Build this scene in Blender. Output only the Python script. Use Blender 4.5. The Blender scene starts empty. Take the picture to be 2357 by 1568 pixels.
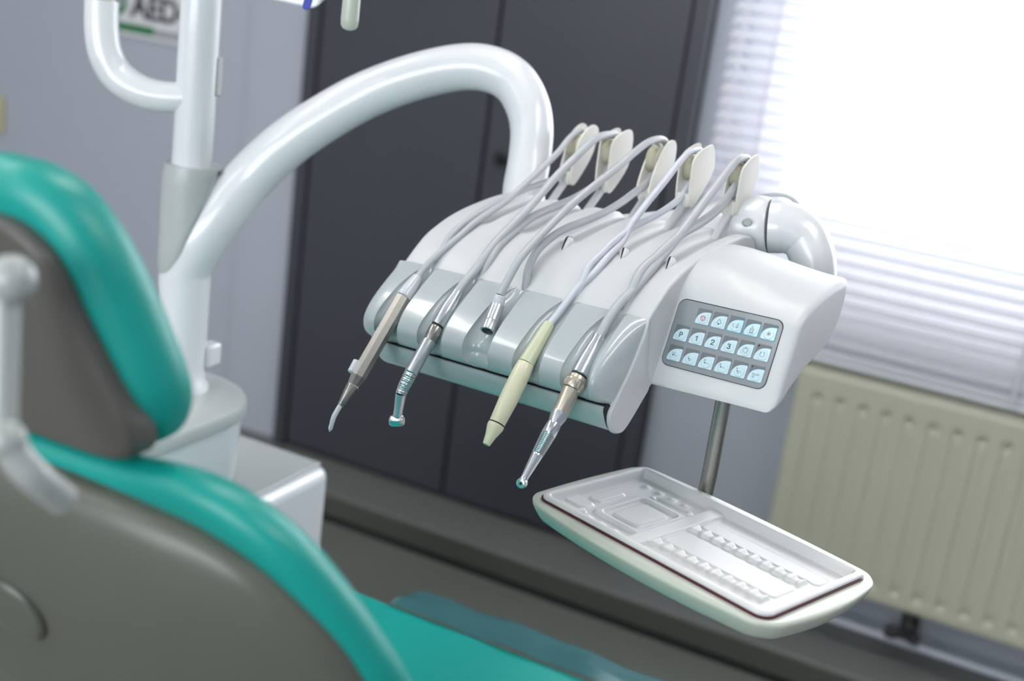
import bpy, bmesh, math, random
from mathutils import Vector, Matrix
PI = math.pi
random.seed(4)
C = bpy.context.scene.collection
SC = bpy.context.scene
CH = 1.45                                    # eye height of the photographer

# ------------------------------------------------------------------ camera
F_PX, CX, CY = 3000.0, 1178.5, 784.0
_roll, _pitch, _yaw = math.radians(7.73), math.atan(F_PX / 9967.0), math.radians(24.9)
_H = Vector((-math.sin(_yaw), math.cos(_yaw), 0)); _R0 = Vector((math.cos(_yaw), math.sin(_yaw), 0)); _Z = Vector((0, 0, 1))
CF = _H * math.cos(_pitch) - _Z * math.sin(_pitch)
_U0 = _H * math.sin(_pitch) + _Z * math.cos(_pitch)
CR = _R0 * math.cos(_roll) + _U0 * math.sin(_roll)
CU = _U0 * math.cos(_roll) - _R0 * math.sin(_roll)
CAM = Vector((0, 0, CH))
cd = bpy.data.cameras.new('camera'); cam = bpy.data.objects.new('camera', cd); C.objects.link(cam)
m = Matrix((CR, CU, -CF)).transposed().to_4x4(); m.translation = CAM; cam.matrix_world = m
cd.sensor_width = 36; cd.lens = F_PX / 2357 * 36; cd.clip_start = 0.05
cd.dof.use_dof = True; cd.dof.focus_distance = 1.31; cd.dof.aperture_fstop = 3.0
SC.camera = cam

# ------------------------------------------------------------------ daylight, exposure
w = bpy.data.worlds.new('daylight'); SC.world = w; w.use_nodes = True
bg = w.node_tree.nodes['Background']; bg.inputs[0].default_value = (0.93, 0.96, 1.0, 1); bg.inputs[1].default_value = 5.5
SC.view_settings.view_transform = 'Standard'; SC.view_settings.look = 'None'
SC.view_settings.exposure = 0.92; SC.view_settings.gamma = 1.0
SC.cycles.use_denoising = True
SC.cycles.max_bounces = 8
pl = bpy.data.lights.new('window_portal', 'AREA'); pl.shape = 'RECTANGLE'; pl.size = 2.2; pl.size_y = 1.6; pl.cycles.is_portal = True
po = bpy.data.objects.new('window_portal', pl); C.objects.link(po); po.location = (0.25, 2.93, CH + 0.15); po.rotation_euler = (-PI/2, 0, 0)
pl2 = pl.copy(); pl2.size = 3.2; pl2.size_y = 1.45; po2 = bpy.data.objects.new('window_portal', pl2); C.objects.link(po2); po2.location = (-1.0, -2.68, 1.625); po2.rotation_euler = (PI/2, 0, 0)  # second portal serves the added window behind the camera

# ------------------------------------------------------------------ helpers
def ray(x, y): return CF + CR * ((x - CX) / F_PX) - CU * ((y - CY) / F_PX)
def at(x, y, d): return CAM + ray(x, y) * d                      # point at optical depth d
def aty(x, y, Y): r = ray(x, y); return CAM + r * (Y / r.y)       # point on the plane y = Y
def srgb(r, g, b):
    f = lambda c: ((c/255 + 0.055)/1.055)**2.4 if c > 10 else c/255/12.92
    return (f(r), f(g), f(b), 1)
def mat(name, col, rough=0.5, metal=0.0, spec=0.5, coat=0.0, noise=None, bump=0.0, bscale=60, trans=0.0, alpha=1.0, emit=None, aniso=0):
    m = bpy.data.materials.new(name); m.use_nodes = True; nt = m.node_tree; b = nt.nodes['Principled BSDF']
    b.inputs['Base Color'].default_value = col; b.inputs['Roughness'].default_value = rough; b.inputs['Metallic'].default_value = metal
    b.inputs['Specular IOR Level'].default_value = spec; b.inputs['Coat Weight'].default_value = coat; b.inputs['Coat Roughness'].default_value = 0.08
    b.inputs['Transmission Weight'].default_value = trans; b.inputs['Alpha'].default_value = alpha
    if emit: b.inputs['Emission Color'].default_value = emit[0]; b.inputs['Emission Strength'].default_value = emit[1]
    tc = nt.nodes.new('ShaderNodeTexCoord')
    if noise:                                                   # slight wear: noise amount and scale on colour
        n = nt.nodes.new('ShaderNodeTexNoise'); n.inputs['Scale'].default_value = noise[1]; n.inputs['Detail'].default_value = 4
        nt.links.new(tc.outputs['Object'], n.inputs['Vector'])
        mx = nt.nodes.new('ShaderNodeMix'); mx.data_type = 'RGBA'; mx.blend_type = 'MULTIPLY'
        mr = nt.nodes.new('ShaderNodeMapRange'); mr.inputs['To Min'].default_value = 1 - noise[0]; mr.inputs['To Max'].default_value = 1 + noise[0]
        nt.links.new(n.outputs['Fac'], mr.inputs['Value'])
        mx.inputs[0].default_value = 1; mx.inputs[6].default_value = col
        nt.links.new(mr.outputs[0], mx.inputs[7]); nt.links.new(mx.outputs[2], b.inputs['Base Color'])
    if bump:
        n2 = nt.nodes.new('ShaderNodeTexNoise'); n2.inputs['Scale'].default_value = bscale; n2.inputs['Detail'].default_value = 5
        nt.links.new(tc.outputs['Object'], n2.inputs['Vector'])
        bp = nt.nodes.new('ShaderNodeBump'); bp.inputs['Strength'].default_value = bump; bp.inputs['Distance'].default_value = 0.002
        nt.links.new(n2.outputs['Fac'], bp.inputs['Height']); nt.links.new(bp.outputs[0], b.inputs['Normal'])
    return m
M = dict(
 white = mat('white_plastic', srgb(198, 201, 203), 0.42, coat=0.08, noise=(0.012, 8)),
 enamel = mat('white_enamel', srgb(216, 219, 222), 0.28, coat=0.4),
 grey = mat('grey_glossy_plastic', srgb(178, 186, 189), 0.25, coat=0.5, noise=(0.02, 12)),
 collar = mat('collar_grey_plastic', srgb(172, 177, 176), 0.35),
 ivory = mat('ivory_plastic', srgb(218, 216, 208), 0.4),
 pulley = mat('pulley_cream_plastic', srgb(186, 182, 160), 0.35),
 dark = mat('dark_gap', srgb(30, 32, 34), 0.6),
 hose = mat('grey_silicone', srgb(180, 184, 188), 0.38, coat=0.15),
 hoseblue = mat('pale_silicone', srgb(200, 204, 214), 0.38, coat=0.15),
 steel = mat('brushed_steel', srgb(168, 166, 161), 0.3, 1.0, noise=(0.08, 300)),
 alu = mat('satin_aluminium', srgb(204, 209, 214), 0.33, 1.0, noise=(0.05, 200)),
 chrome = mat('chrome', srgb(222, 226, 230), 0.2, 1.0),
 gold = mat('champagne_metal', srgb(216, 208, 192), 0.34, 1.0),
 cream = mat('cream_plastic', srgb(222, 220, 190), 0.3, coat=0.3, noise=(0.03, 90)),
 creamgreen = mat('greenish_cream_silicone', srgb(206, 210, 180), 0.35, coat=0.3),
 clear = mat('milky_sleeve', srgb(205, 208, 216), 0.2, coat=0.5),
 teal = mat('teal_upholstery', srgb(12, 152, 142), 0.38, bump=0.04, bscale=900),
 shell = mat('grey_chair_plastic', srgb(92, 95, 86), 0.35, noise=(0.03, 20)),
 plate = mat('headrest_plate_plastic', srgb(88, 86, 82), 0.4),
 knob = mat('chair_joint_enamel', srgb(165, 170, 168), 0.25, coat=0.4),
 film = mat('clear_plastic_film', srgb(52, 118, 124), 0.2, spec=0.6, alpha=0.5),
 tray = mat('white_tray_plastic', srgb(206, 207, 207), 0.45, coat=0.1),
 trayframe = mat('offwhite_tray_holder_plastic', srgb(184, 190, 178), 0.35, coat=0.2, noise=(0.02, 20)),
 maroon = mat('maroon_rim_shadow', srgb(80, 24, 44), 0.4),
 panel = mat('keypad_grey_film', srgb(128, 136, 142), 0.3, coat=0.2),
 celldark = mat('keypad_dark_grey_ink', srgb(100, 108, 114), 0.35),
 button = mat('pale_blue_button', srgb(190, 216, 226), 0.3, coat=0.3),
 cyan = mat('cyan_ink', srgb(60, 185, 205), 0.4),
 ink = mat('slate_ink', srgb(80, 98, 108), 0.5),
 red = mat('crimson_ink', srgb(205, 40, 95), 0.5),
 wall = mat('grey_blue_wall_paint', srgb(172, 177, 187), 0.6, noise=(0.02, 1.5), bump=0.05, bscale=300),
 wardrobe = mat('anthracite_laminate', srgb(62, 64, 71), 0.42, noise=(0.05, 2)),
 wgap = mat('black_gap', srgb(22, 24, 28), 0.6),
 floor = mat('grey_linoleum', srgb(106, 109, 103), 0.45, noise=(0.05, 6), bump=0.05, bscale=80),
 ledge = mat('dark_grey_vinyl', srgb(112, 114, 112), 0.5, noise=(0.05, 5)),
 ledgef = mat('shaded_front_vinyl', srgb(76, 78, 72), 0.6),
 ceiling = mat('ceiling_paint', srgb(225, 226, 226), 0.8, bump=0.1, bscale=200),
 radiator = mat('yellowed_white_radiator_enamel', srgb(188, 188, 168), 0.35),
 slat = mat('white_blind_slat', srgb(232, 232, 236), 0.4),
 frame = mat('window_frame_pvc', srgb(225, 228, 235), 0.3),
 black = mat('black_plastic', srgb(26, 27, 27), 0.4),
 sign = mat('sign_white', srgb(215, 216, 218), 0.4), signgrey = mat('sign_grey_print', srgb(150, 152, 155), 0.5),
 signgreen = mat('sign_green_print', srgb(20, 110, 60), 0.5), signink = mat('sign_dark_print', srgb(62, 62, 66), 0.5),
 blue = mat('royal_blue_print', srgb(15, 45, 150), 0.35), switch = mat('yellowed_switch_plastic', srgb(190, 185, 150), 0.4),
 tube = mat('ceiling_diffuser', srgb(240, 242, 245), 0.5, emit=((1.0, 0.97, 0.93, 1), 8.5)),
 glass = mat('window_glass', (1, 1, 1, 1), 0.0, trans=1.0), lightbody = mat('light_housing_enamel', srgb(225, 225, 225), 0.4),
)
# slats let some daylight through
_nt = M['slat'].node_tree; _b = _nt.nodes['Principled BSDF']; _o = _nt.nodes['Material Output']
_tr = _nt.nodes.new('ShaderNodeBsdfTranslucent'); _tr.inputs[0].default_value = (0.88, 0.88, 0.93, 1)
_ms = _nt.nodes.new('ShaderNodeMixShader'); _ms.inputs[0].default_value = 0.35
_nt.links.new(_b.outputs[0], _ms.inputs[1]); _nt.links.new(_tr.outputs[0], _ms.inputs[2]); _nt.links.new(_ms.outputs[0], _o.inputs[0])
# thin pane: straight-through glass
_nt = M['glass'].node_tree; _o = _nt.nodes['Material Output']; _b = _nt.nodes['Principled BSDF']
_t = _nt.nodes.new('ShaderNodeBsdfTransparent'); _g = _nt.nodes.new('ShaderNodeBsdfGlossy'); _g.inputs['Roughness'].default_value = 0.02
_ms = _nt.nodes.new('ShaderNodeMixShader'); _ms.inputs[0].default_value = 0.06
_nt.links.new(_t.outputs[0], _ms.inputs[1]); _nt.links.new(_g.outputs[0], _ms.inputs[2]); _nt.links.new(_ms.outputs[0], _o.inputs[0])

class MB:
    """collects vertices and faces (with a material slot each) into one mesh"""
    def __init__(s): s.v, s.f, s.mi = [], [], []
    def add(s, vs, fs, mi=0):
        o = len(s.v); s.v += [Vector(p) for p in vs]; s.f += [[i + o for i in f] for f in fs]; s.mi += [mi] * len(fs); return s
    def box(s, lo, hi, mi=0):
        x0, y0, z0 = lo; x1, y1, z1 = hi
        return s.add([(x0,y0,z0),(x1,y0,z0),(x1,y1,z0),(x0,y1,z0),(x0,y0,z1),(x1,y0,z1),(x1,y1,z1),(x0,y1,z1)],
                     [(0,3,2,1),(4,5,6,7),(0,1,5,4),(1,2,6,5),(2,3,7,6),(3,0,4,7)], mi)
    def build(s, name, mats, parent=None, smooth=True, angle=35, bevel=0, seg=2, off=None):
        me = bpy.data.meshes.new(name)
        me.from_pydata([(p - Vector(off)) if off is not None else p for p in s.v], [], s.f)
        for m_ in (mats if isinstance(mats, (list, tuple)) else [mats]): me.materials.append(M[m_] if isinstance(m_, str) else m_)
        me.polygons.foreach_set('material_index', s.mi)
        bm = bmesh.new(); bm.from_mesh(me); bmesh.ops.recalc_face_normals(bm, faces=bm.faces); bm.to_mesh(me); bm.free()
        if smooth:
            me.polygons.foreach_set('use_smooth', [True] * len(me.polygons)); me.set_sharp_from_angle(angle=math.radians(angle))
        o = bpy.data.objects.new(name, me); C.objects.link(o)
        if parent is not None: o.parent = parent
        if bevel:
            b = o.modifiers.new('bevel', 'BEVEL'); b.width = bevel; b.segments = seg; b.limit_method = 'ANGLE'; b.angle_limit = math.radians(40); b.harden_normals = False
        return o

def catmull(P, n):
    P = [Vector(p) for p in P]; out = []
    for i in range(len(P) - 1):
        p0 = P[i-1] if i else P[0]*2 - P[1]; p1, p2 = P[i], P[i+1]; p3 = P[i+2] if i + 2 < len(P) else P[-1]*2 - P[-2]
        for k in range(n):
            t = k / n
            out.append(0.5 * ((2*p1) + (p2-p0)*t + (2*p0-5*p1+4*p2-p3)*t*t + (3*p1-p0-3*p2+p3)*t**3))
    out.append(P[-1]); return out
def catclosed(P, n):
    P = [Vector(p) for p in P]; N = len(P); out = []
    for i in range(N):
        p0, p1, p2, p3 = P[i-1], P[i], P[(i+1) % N], P[(i+2) % N]
        for k in range(n):
            t = k / n
            out.append(0.5 * ((2*p1) + (p2-p0)*t + (2*p0-5*p1+4*p2-p3)*t*t + (3*p1-p0-3*p2+p3)*t**3))
    return out
def tube(mb, path, rad, seg=16, caps=True, mi=0, up=None, sx=1.0):
    """tube along path; rad is a number or a list matching path"""
    P = [Vector(p) for p in path]; n = len(P); R = rad if isinstance(rad, (list, tuple)) else [rad]*n
    T = [(P[min(i+1, n-1)] - P[max(i-1, 0)]).normalized() for i in range(n)]
    a = up or (Vector((0,0,1)) if abs(T[0].z) < 0.9 else Vector((1,0,0)))
    N = (a - T[0]*a.dot(T[0])).normalized(); vs, fs = [], []
    for i in range(n):
        N = (N - T[i]*N.dot(T[i])).normalized(); B = T[i].cross(N)
        for k in range(seg):
            t = 2*PI*k/seg; vs.append(P[i] + (N*math.cos(t)*sx + B*math.sin(t))*R[i])
    for i in range(n-1):
        for k in range(seg):
            k2 = (k+1) % seg; fs.append((i*seg+k, i*seg+k2, (i+1)*seg+k2, (i+1)*seg+k))
    if caps: fs.append(tuple(range(seg))[::-1]); fs.append(tuple((n-1)*seg+k for k in range(seg)))
    return mb.add(vs, fs, mi)
def rev(mb, A, B, prof, seg=28, mi=0, up=None, caps=True):
    """solid of revolution about A->B; prof = [(t 0..1, radius)]"""
    A, B = Vector(A), Vector(B); D = (B-A).normalized(); a = up or (Vector((0,0,1)) if abs(D.z) < 0.9 else Vector((1,0,0)))
    N = (a - D*a.dot(D)).normalized(); Q = D.cross(N); vs, fs = [], []; n = len(prof)
    for t, r in prof:
        c = A.lerp(B, t)
        for k in range(seg):
            th = 2*PI*(k+0.5)/seg; vs.append(c + (N*math.cos(th) + Q*math.sin(th))*max(r, 1e-5))
    for i in range(n-1):
        for k in range(seg):
            k2 = (k+1) % seg; fs.append((i*seg+k, i*seg+k2, (i+1)*seg+k2, (i+1)*seg+k))
    if caps: fs.append(tuple(range(seg))[::-1]); fs.append(tuple((n-1)*seg+k for k in range(seg)))
    return mb.add(vs, fs, mi)
def rings(mb, R, mi=0, cap0=True, cap1=True, closed=True):
    """skin a list of equal-length rings"""
    n = len(R[0]); vs = [p for r in R for p in r]; fs = []
    for i in range(len(R)-1):
        for k in range(n if closed else n-1):
            k2 = (k+1) % n; fs.append((i*n+k, i*n+k2, (i+1)*n+k2, (i+1)*n+k))
    if cap0: fs.append(tuple(range(n))[::-1])
    if cap1: fs.append(tuple((len(R)-1)*n+k for k in range(n)))
    return mb.add(vs, fs, mi)
def inset(P, d):
    n = len(P); out = []
    area = sum(P[i][0]*P[(i+1) % n][1] - P[(i+1) % n][0]*P[i][1] for i in range(n)); s = 1 if area > 0 else -1
    for i in range(n):
        a, b, c = Vector(P[i-1]), Vector(P[i]), Vector(P[(i+1) % n]); t = (c - a)
        if t.length < 1e-9: out.append(b); continue
        t.normalize(); out.append(b + Vector((-t.y, t.x))*s*d)
    return out
def rrect(x0, y0, x1, y1, r, n=6):
    out = []
    for cx, cy, a0 in ((x1-r, y1-r, 0), (x0+r, y1-r, 90), (x0+r, y0+r, 180), (x1-r, y0+r, 270)):
        for k in range(n+1):
            a = math.radians(a0 + 90*k/n); out.append((cx + r*math.cos(a), cy + r*math.sin(a)))
    return out
def prism(mb, poly, f, mi=0, t0=0.0, t1=0.001, r=0.0):
    """poly in 2D; f(x, y, t) maps to 3D; optional rounded upper edge"""
    R = [[f(x, y, t0) for x, y in poly]]
    if r:
        for k in range(5):
            a = k/4*PI/2; q = inset(poly, r*(1-math.cos(a))); R.append([f(x, y, t1 - r + r*math.sin(a)) for x, y in q])
    else: R.append([f(x, y, t1) for x, y in poly])
    return rings(mb, R, mi)
def sstep(a, b, x):
    t = min(1, max(0, (x-a)/(b-a))); return t*t*(3-2*t)
def interp(x, P):
    if x <= P[0][0]: return P[0][1]
    for (a, b), (c, d) in zip(P, P[1:]):
        if x <= c: return b + (d-b)*(x-a)/(c-a)
    return P[-1][1]
def empty(name, mtx=None, loc=None):
    o = bpy.data.objects.new(name, None); C.objects.link(o); o.empty_display_size = 0.05
    if mtx is not None: o.matrix_world = mtx
    if loc is not None: o.location = loc
    return o
def tag(o, label=None, cat=None, group=None, kind=None):
    if label: o['label'] = label
    if cat: o['category'] = cat
    if group: o['group'] = group
    if kind: o['kind'] = kind
    return o
def text_mesh(body, size, depth=0.0004, bold=0.0, align='CENTER'):
    cu = bpy.data.curves.new('t', 'FONT'); cu.body = body; cu.size = size; cu.align_x = align; cu.align_y = 'CENTER'; cu.offset = bold; cu.extrude = depth
    o = bpy.data.objects.new('t', cu); C.objects.link(o); bpy.context.view_layer.update()
    me = bpy.data.meshes.new_from_object(o.evaluated_get(bpy.context.evaluated_depsgraph_get()))
    vs = [v.co.copy() for v in me.vertices]; fs = [tuple(p.vertices) for p in me.polygons]
    bpy.data.objects.remove(o); bpy.data.meshes.remove(me); bpy.data.curves.remove(cu); return vs, fs

# ------------------------------------------------------------------ room
YW = 2.80; FLOOR = 0.0; CEIL = 2.7; XL, XR, YB = -3.7, 2.6, -2.6
S = lambda o: tag(o, kind='structure')
S(MB().box((XL-.1, YB-.1, -.1), (XR+.1, YW+.1, 0)).build('floor', 'floor'))
S(MB().box((XL-.1, YB-.1, CEIL), (XR+.1, YW+.3, CEIL+.1)).build('ceiling', 'ceiling'))
wx0, wx1, wz0, wz1 = -0.86, 1.35, CH-0.60, CH+0.85          # window opening
mb = MB()
mb.box((XL, YW, 0), (wx0, YW+.25, CEIL)); mb.box((wx1, YW, 0), (XR, YW+.25, CEIL))
mb.box((wx0, YW, 0), (wx1, YW+.25, wz0)); mb.box((wx0, YW, wz1), (wx1, YW+.25, CEIL))
S(mb.build('wall_back', 'wall'))
S(MB().box((XL-.1, YB, 0), (XL, YW, CEIL)).build('wall_left', 'wall'))
S(MB().box((XR, YB, 0), (XR+.1, YW, CEIL)).build('wall_right', 'wall'))
fx0, fx1, fz0, fz1 = -2.6, 0.6, 0.9, 2.35                 # added unseen window behind the photographer, brightens the camera side
mb = MB()
mb.box((XL, YB-.2, 0), (fx0, YB, CEIL)); mb.box((fx1, YB-.2, 0), (XR, YB, CEIL)); mb.box((fx0, YB-.2, 0), (fx1, YB, fz0)); mb.box((fx0, YB-.2, fz1), (fx1, YB, CEIL))
S(mb.build('wall_front', 'wall'))
w2 = S(empty('fill_window', loc=(fx0, YB-.12, fz0))); mb = MB()
for a, b in (((fx0, fz0), (fx0+.07, fz1)), ((fx1-.07, fz0), (fx1, fz1)), ((fx0+.07, fz0), (fx1-.07, fz0+.07)), ((fx0+.07, fz1-.07), (fx1-.07, fz1)), ((-1.04, fz0+.07), (-.96, fz1-.07))):
    mb.box((a[0], YB-.16, a[1]), (b[0], YB-.09, b[1]))
mb.build('window_frame', 'frame', w2, off=w2.location)
MB().box((fx0+.07, YB-.13, fz0+.07), (fx1-.07, YB-.126, fz1-.07)).build('window_pane', 'glass', w2, off=w2.location)
# slim pilaster next to the wardrobe
S(MB().box((-2.15, YW-.018, .0), (-1.957, YW, CEIL)).build('trim_1', 'wall', bevel=.004))
# raised vinyl ledge that runs along the back wall
S(MB().box((XL, 2.585, 0.004), (XR, YW, .069)).build('trim_2', 'ledge', bevel=.004))
S(MB().box((XL, 2.577, 0.012), (XR, 2.585, .066)).build('baseboard_back', 'ledgef', bevel=.002))  # ledge front, its shade put into a darker vinyl colour
S(MB().box((XL, 2.568, 0.0), (XR, 2.585, .011)).build('shadow_gap', 'wgap'))  # black strip stands in for the shadow gap at the ledge foot
# window: frame, sashes, pane
wn = S(empty('window_1', loc=(wx0, YW+.12, wz0)))
mb = MB(); y0, y1 = YW+.08, YW+.15
mb.box((wx0, y0, wz0), (wx0+.07, y1, wz1)); mb.box((wx1-.07, y0, wz0), (wx1, y1, wz1))
mb.box((wx0+.07, y0, wz0), (wx1-.07, y1, wz0+.07)); mb.box((wx0+.07, y0, wz1-.07), (wx1-.07, y1, wz1))
mb.build('window_frame', 'frame', wn, off=wn.location, bevel=.004)
mb = MB()
mb.box((wx0+.07, y0-.02, wz0+.07), (wx0+.14, y1, wz1-.07)); mb.box((.2, y0-.02, wz0+.07), (.3, y1, wz1-.07)); mb.box((wx1-.14, y0-.02, wz0+.07), (wx1-.07, y1, wz1-.07))
mb.box((wx0+.14, y0-.02, wz0+.07), (.2, y1, wz0+.13)); mb.box((.3, y0-.02, wz0+.07), (wx1-.14, y1, wz0+.13))
mb.build('window_sash', 'frame', wn, off=wn.location, bevel=.004)
MB().box((wx0+.14, YW+.11, wz0+.13), (wx1-.14, YW+.114, wz1-.07)).build('window_pane', 'glass', wn, off=wn.location)
MB().box((wx0, YW+.0, wz0), (wx1, y0, wz0+.012)).build('window_sill', 'frame', wn, off=wn.location)

# ------------------------------------------------------------------ ceiling lights
k = 0
for lx, ly, lb in ((-2.2, 0.75, 'ceiling light with two strips left of the post'), (-0.75, 1.45, 'ceiling light with two strips above the arm, nearest the wardrobe'),
                (-2.2, -1.0, 'ceiling light with two strips in the rear left corner of the room'), (0.75, 0.9, 'ceiling light with two strips on the window side, above the radiator end')):
    t = tag(empty('ceiling_light', loc=(lx, ly, CEIL)), lb, 'ceiling light', 'twin strip ceiling lights')
    MB().box((-.16, -.64, -.05), (.16, .64, 0)).build('housing', 'lightbody', t, bevel=.005)
    for s in (-1, 1):
        MB().box((s*.075-.045, -.6, -.062), (s*.075+.045, .6, -.05)).build('diffuser', 'tube', t)
    k += 1

# ------------------------------------------------------------------ wardrobe
wd = tag(empty('wardrobe', loc=(-1.435, 2.79, .069)), 'tall anthracite two-door wardrobe standing against the grey wall', 'wardrobe')
W = lambda mb, n, m_, **k: mb.build(n, m_, wd, off=wd.location, **k)
W(MB().box((-1.955, 2.775, .069), (-.918, 2.80, 2.5)), 'carcass', 'wgap')
d1 = W(MB().box((-1.912, 2.757, .085), (-1.424, 2.775, 2.48)), 'door', 'wardrobe', bevel=.002)
d2 = W(MB().box((-1.416, 2.757, .085), (-.962, 2.775, 2.48)), 'door', 'wardrobe', bevel=.002)
W(MB().box((-1.955, 2.752, .069), (-1.918, 2.775, 2.5)), 'side_stile', 'wardrobe', bevel=.002)
W(MB().box((-.956, 2.752, .069), (-.918, 2.775, 2.5)), 'side_stile', 'wardrobe', bevel=.002)
p = aty(1153, 365, 2.75)
mb = MB(); rev(mb, (p.x, 2.757, p.z), (p.x, 2.725, p.z), [(0, .017), (.25, .017), (.3, .012), (.8, .013), (1, .009)])
tag(mb.build('lock_knob', 'black', d2, off=wd.location), 'round black lock knob')

# ------------------------------------------------------------------ venetian blind
bl = tag(empty('venetian_blind', loc=(wx0-.02, 2.70, CH+.95)), 'white venetian blind of horizontal slats hanging in the bright window', 'blind')
mb = MB(); z = CH - .742; nsl = 0
while z < CH + .93:
    a = math.radians(34 + random.uniform(-3, 3)); hw = .0175
    ys = [-1, -.5, 0, .5, 1]; rows = []
    for q in ys:
        dy = q*hw*math.cos(a); dz = q*hw*math.sin(a); cv = .0022*(1-q*q)
        rows.append((2.745 + dy - cv*math.sin(a), z + dz + cv*math.cos(a)))
    x0, x1 = wx0+.0, wx1+.03
    vs = [(x, y_, z_) for y_, z_ in rows for x in (x0, x1)] + [(x, y_, z_-.0005) for y_, z_ in rows for x in (x0, x1)]
    fs = [(2*i, 2*i+1, 2*i+3, 2*i+2) for i in range(4)] + [(10+2*i, 12+2*i, 13+2*i, 11+2*i) for i in range(4)]
    fs += [(0, 10, 11, 1), (8, 9, 19, 18), (0, 2, 12, 10), (2, 4, 14, 12), (4, 6, 16, 14), (6, 8, 18, 16), (1, 11, 13, 3), (3, 13, 15, 5), (5, 15, 17, 7), (7, 17, 19, 9)]
    mb.add(vs, fs); z += .0285; nsl += 1
mb.build('slats', 'slat', bl, off=bl.location)
MB().box((wx0-.005, 2.722, CH+.93), (wx1+.03, 2.768, CH+.97)).build('head_rail', 'frame', bl, off=bl.location, bevel=.003)
MB().box((wx0, 2.73, CH-.768), (wx1+.03, 2.76, CH-.757)).build('bottom_rail', 'frame', bl, off=bl.location, bevel=.003)
for cx in (-.76, -.14, .45, 1.1):
    mb = MB(); mb.box((cx-.003, 2.7235, CH-.762), (cx+.003, 2.7245, CH+.94)); mb.box((cx-.003, 2.7655, CH-.762), (cx+.003, 2.7665, CH+.94))
    mb.build('ladder_tape', 'slat', bl, off=bl.location)

# ------------------------------------------------------------------ radiator
ra = tag(empty('radiator', loc=(-.567, 2.72, CH-1.249)), 'yellowed white ribbed panel radiator under the window', 'radiator')
rx0, rx1, rz0, rz1, ry = -.567, .75, CH-1.249, CH-.776, 2.685
nx, nz = 420, 110; pitch = .0489; vs = []; fs = []
for j in range(nz+1):
    z = rz0 + (rz1-rz0-.0)*j/nz
    for i in range(nx+1):
        x = rx0 + (rx1-rx0)*i/nx
        q = ((x-rx0-.050) / pitch); fr = (q - round(q))*pitch; idx = round(q)
        zt, zb = rz1-.052, rz0+.032
        dz = max(0, z-(zt-.008), (zb+.008)-z); e = math.hypot(fr, dz)
        dep = .0042*(1 - sstep(.006, .012, e)) if 0 <= idx <= 26 else 0
        if 0 <= idx <= 26:
            for ze in (zt-.006, zb+.006): dep += .007*math.exp(-((z-ze)/.008)**2 - (fr/.009)**2)
        ed = min(x-rx0, rx1-x, z-rz0, rz1-z); dep += .005*(1-sstep(0, .006, ed))
        vs.append((x, ry+dep, z))
for j in range(nz):
    for i in range(nx):
        a = j*(nx+1)+i; fs.append((a, a+1, a+nx+2, a+nx+1))
R = MB().add(vs, fs).build('front_panel', 'radiator', ra, off=ra.location)
MB().box((rx0, ry+.004, rz0), (rx0+.004, ry+.07, rz1+.004)).build('side_panel', 'radiator', ra, off=ra.location, bevel=.001)
mb = MB(); mb.box((rx0, ry+.004, rz1-.002), (rx1, ry+.02, rz1+.004)); mb.box((rx0, ry+.055, rz1-.002), (rx1, ry+.07, rz1+.004))
for i in range(90):
    x = rx0+.006+i*(rx1-rx0-.012)/89; mb.box((x, ry+.02, rz1-.002), (x+.006, ry+.055, rz1+.002))
mb.build('top_grille', 'radiator', ra, off=ra.location)
MB().box((rx0+.005, ry+.064, rz0), (rx1, ry+.07, rz1-.003)).build('back_panel', 'radiator', ra, off=ra.location)
for bx in (rx0+.15, rx1-.15):
    MB().box((bx, ry+.07, rz0+.05), (bx+.03, YW, rz1-.05)).build('wall_bracket', 'radiator', ra, off=ra.location)
vp = aty(2090, 1442, 2.70)
va = tag(empty('radiator_valve', loc=(vp.x, 2.70, rz0)), 'dark pipe valve under the bottom edge of the radiator', 'valve')
O_ = va.location
mb = MB(); rev(mb, (vp.x, 2.70, rz0+.004), (vp.x, 2.70, rz0-.055), [(0, .012), (.15, .017), (.5, .017), (.55, .012), (1, .012)]); mb.build('valve_body', 'black', va, off=O_)
mb = MB(); rev(mb, (vp.x+.004, 2.70, rz0-.026), (vp.x+.004, 2.655, rz0-.026), [(0, .019), (.2, .02), (.9, .018), (1, .014)], seg=14); mb.build('valve_cap', 'black', va, off=O_, angle=20)
mb = MB(); rev(mb, (vp.x-.045, 2.70, rz0-.06), (vp.x+.03, 2.70, rz0-.06), [(0, .010), (.1, .014), (.3, .014), (.34, .009), (.7, .009), (.74, .014), (1, .012)]); mb.build('pipe_joint', 'black', va, off=O_)
mb = MB(); tube(mb, [(-1.0, 2.70, rz0-.077), (.8, 2.70, rz0-.077)], .008); tube(mb, [(vp.x, 2.70, rz0-.077), (vp.x, 2.70, rz0-.06)], .008)
tag(mb.build('heating_pipe', 'wall'), 'thin grey heating pipe running low along the wall under the radiator', 'pipe')

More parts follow.
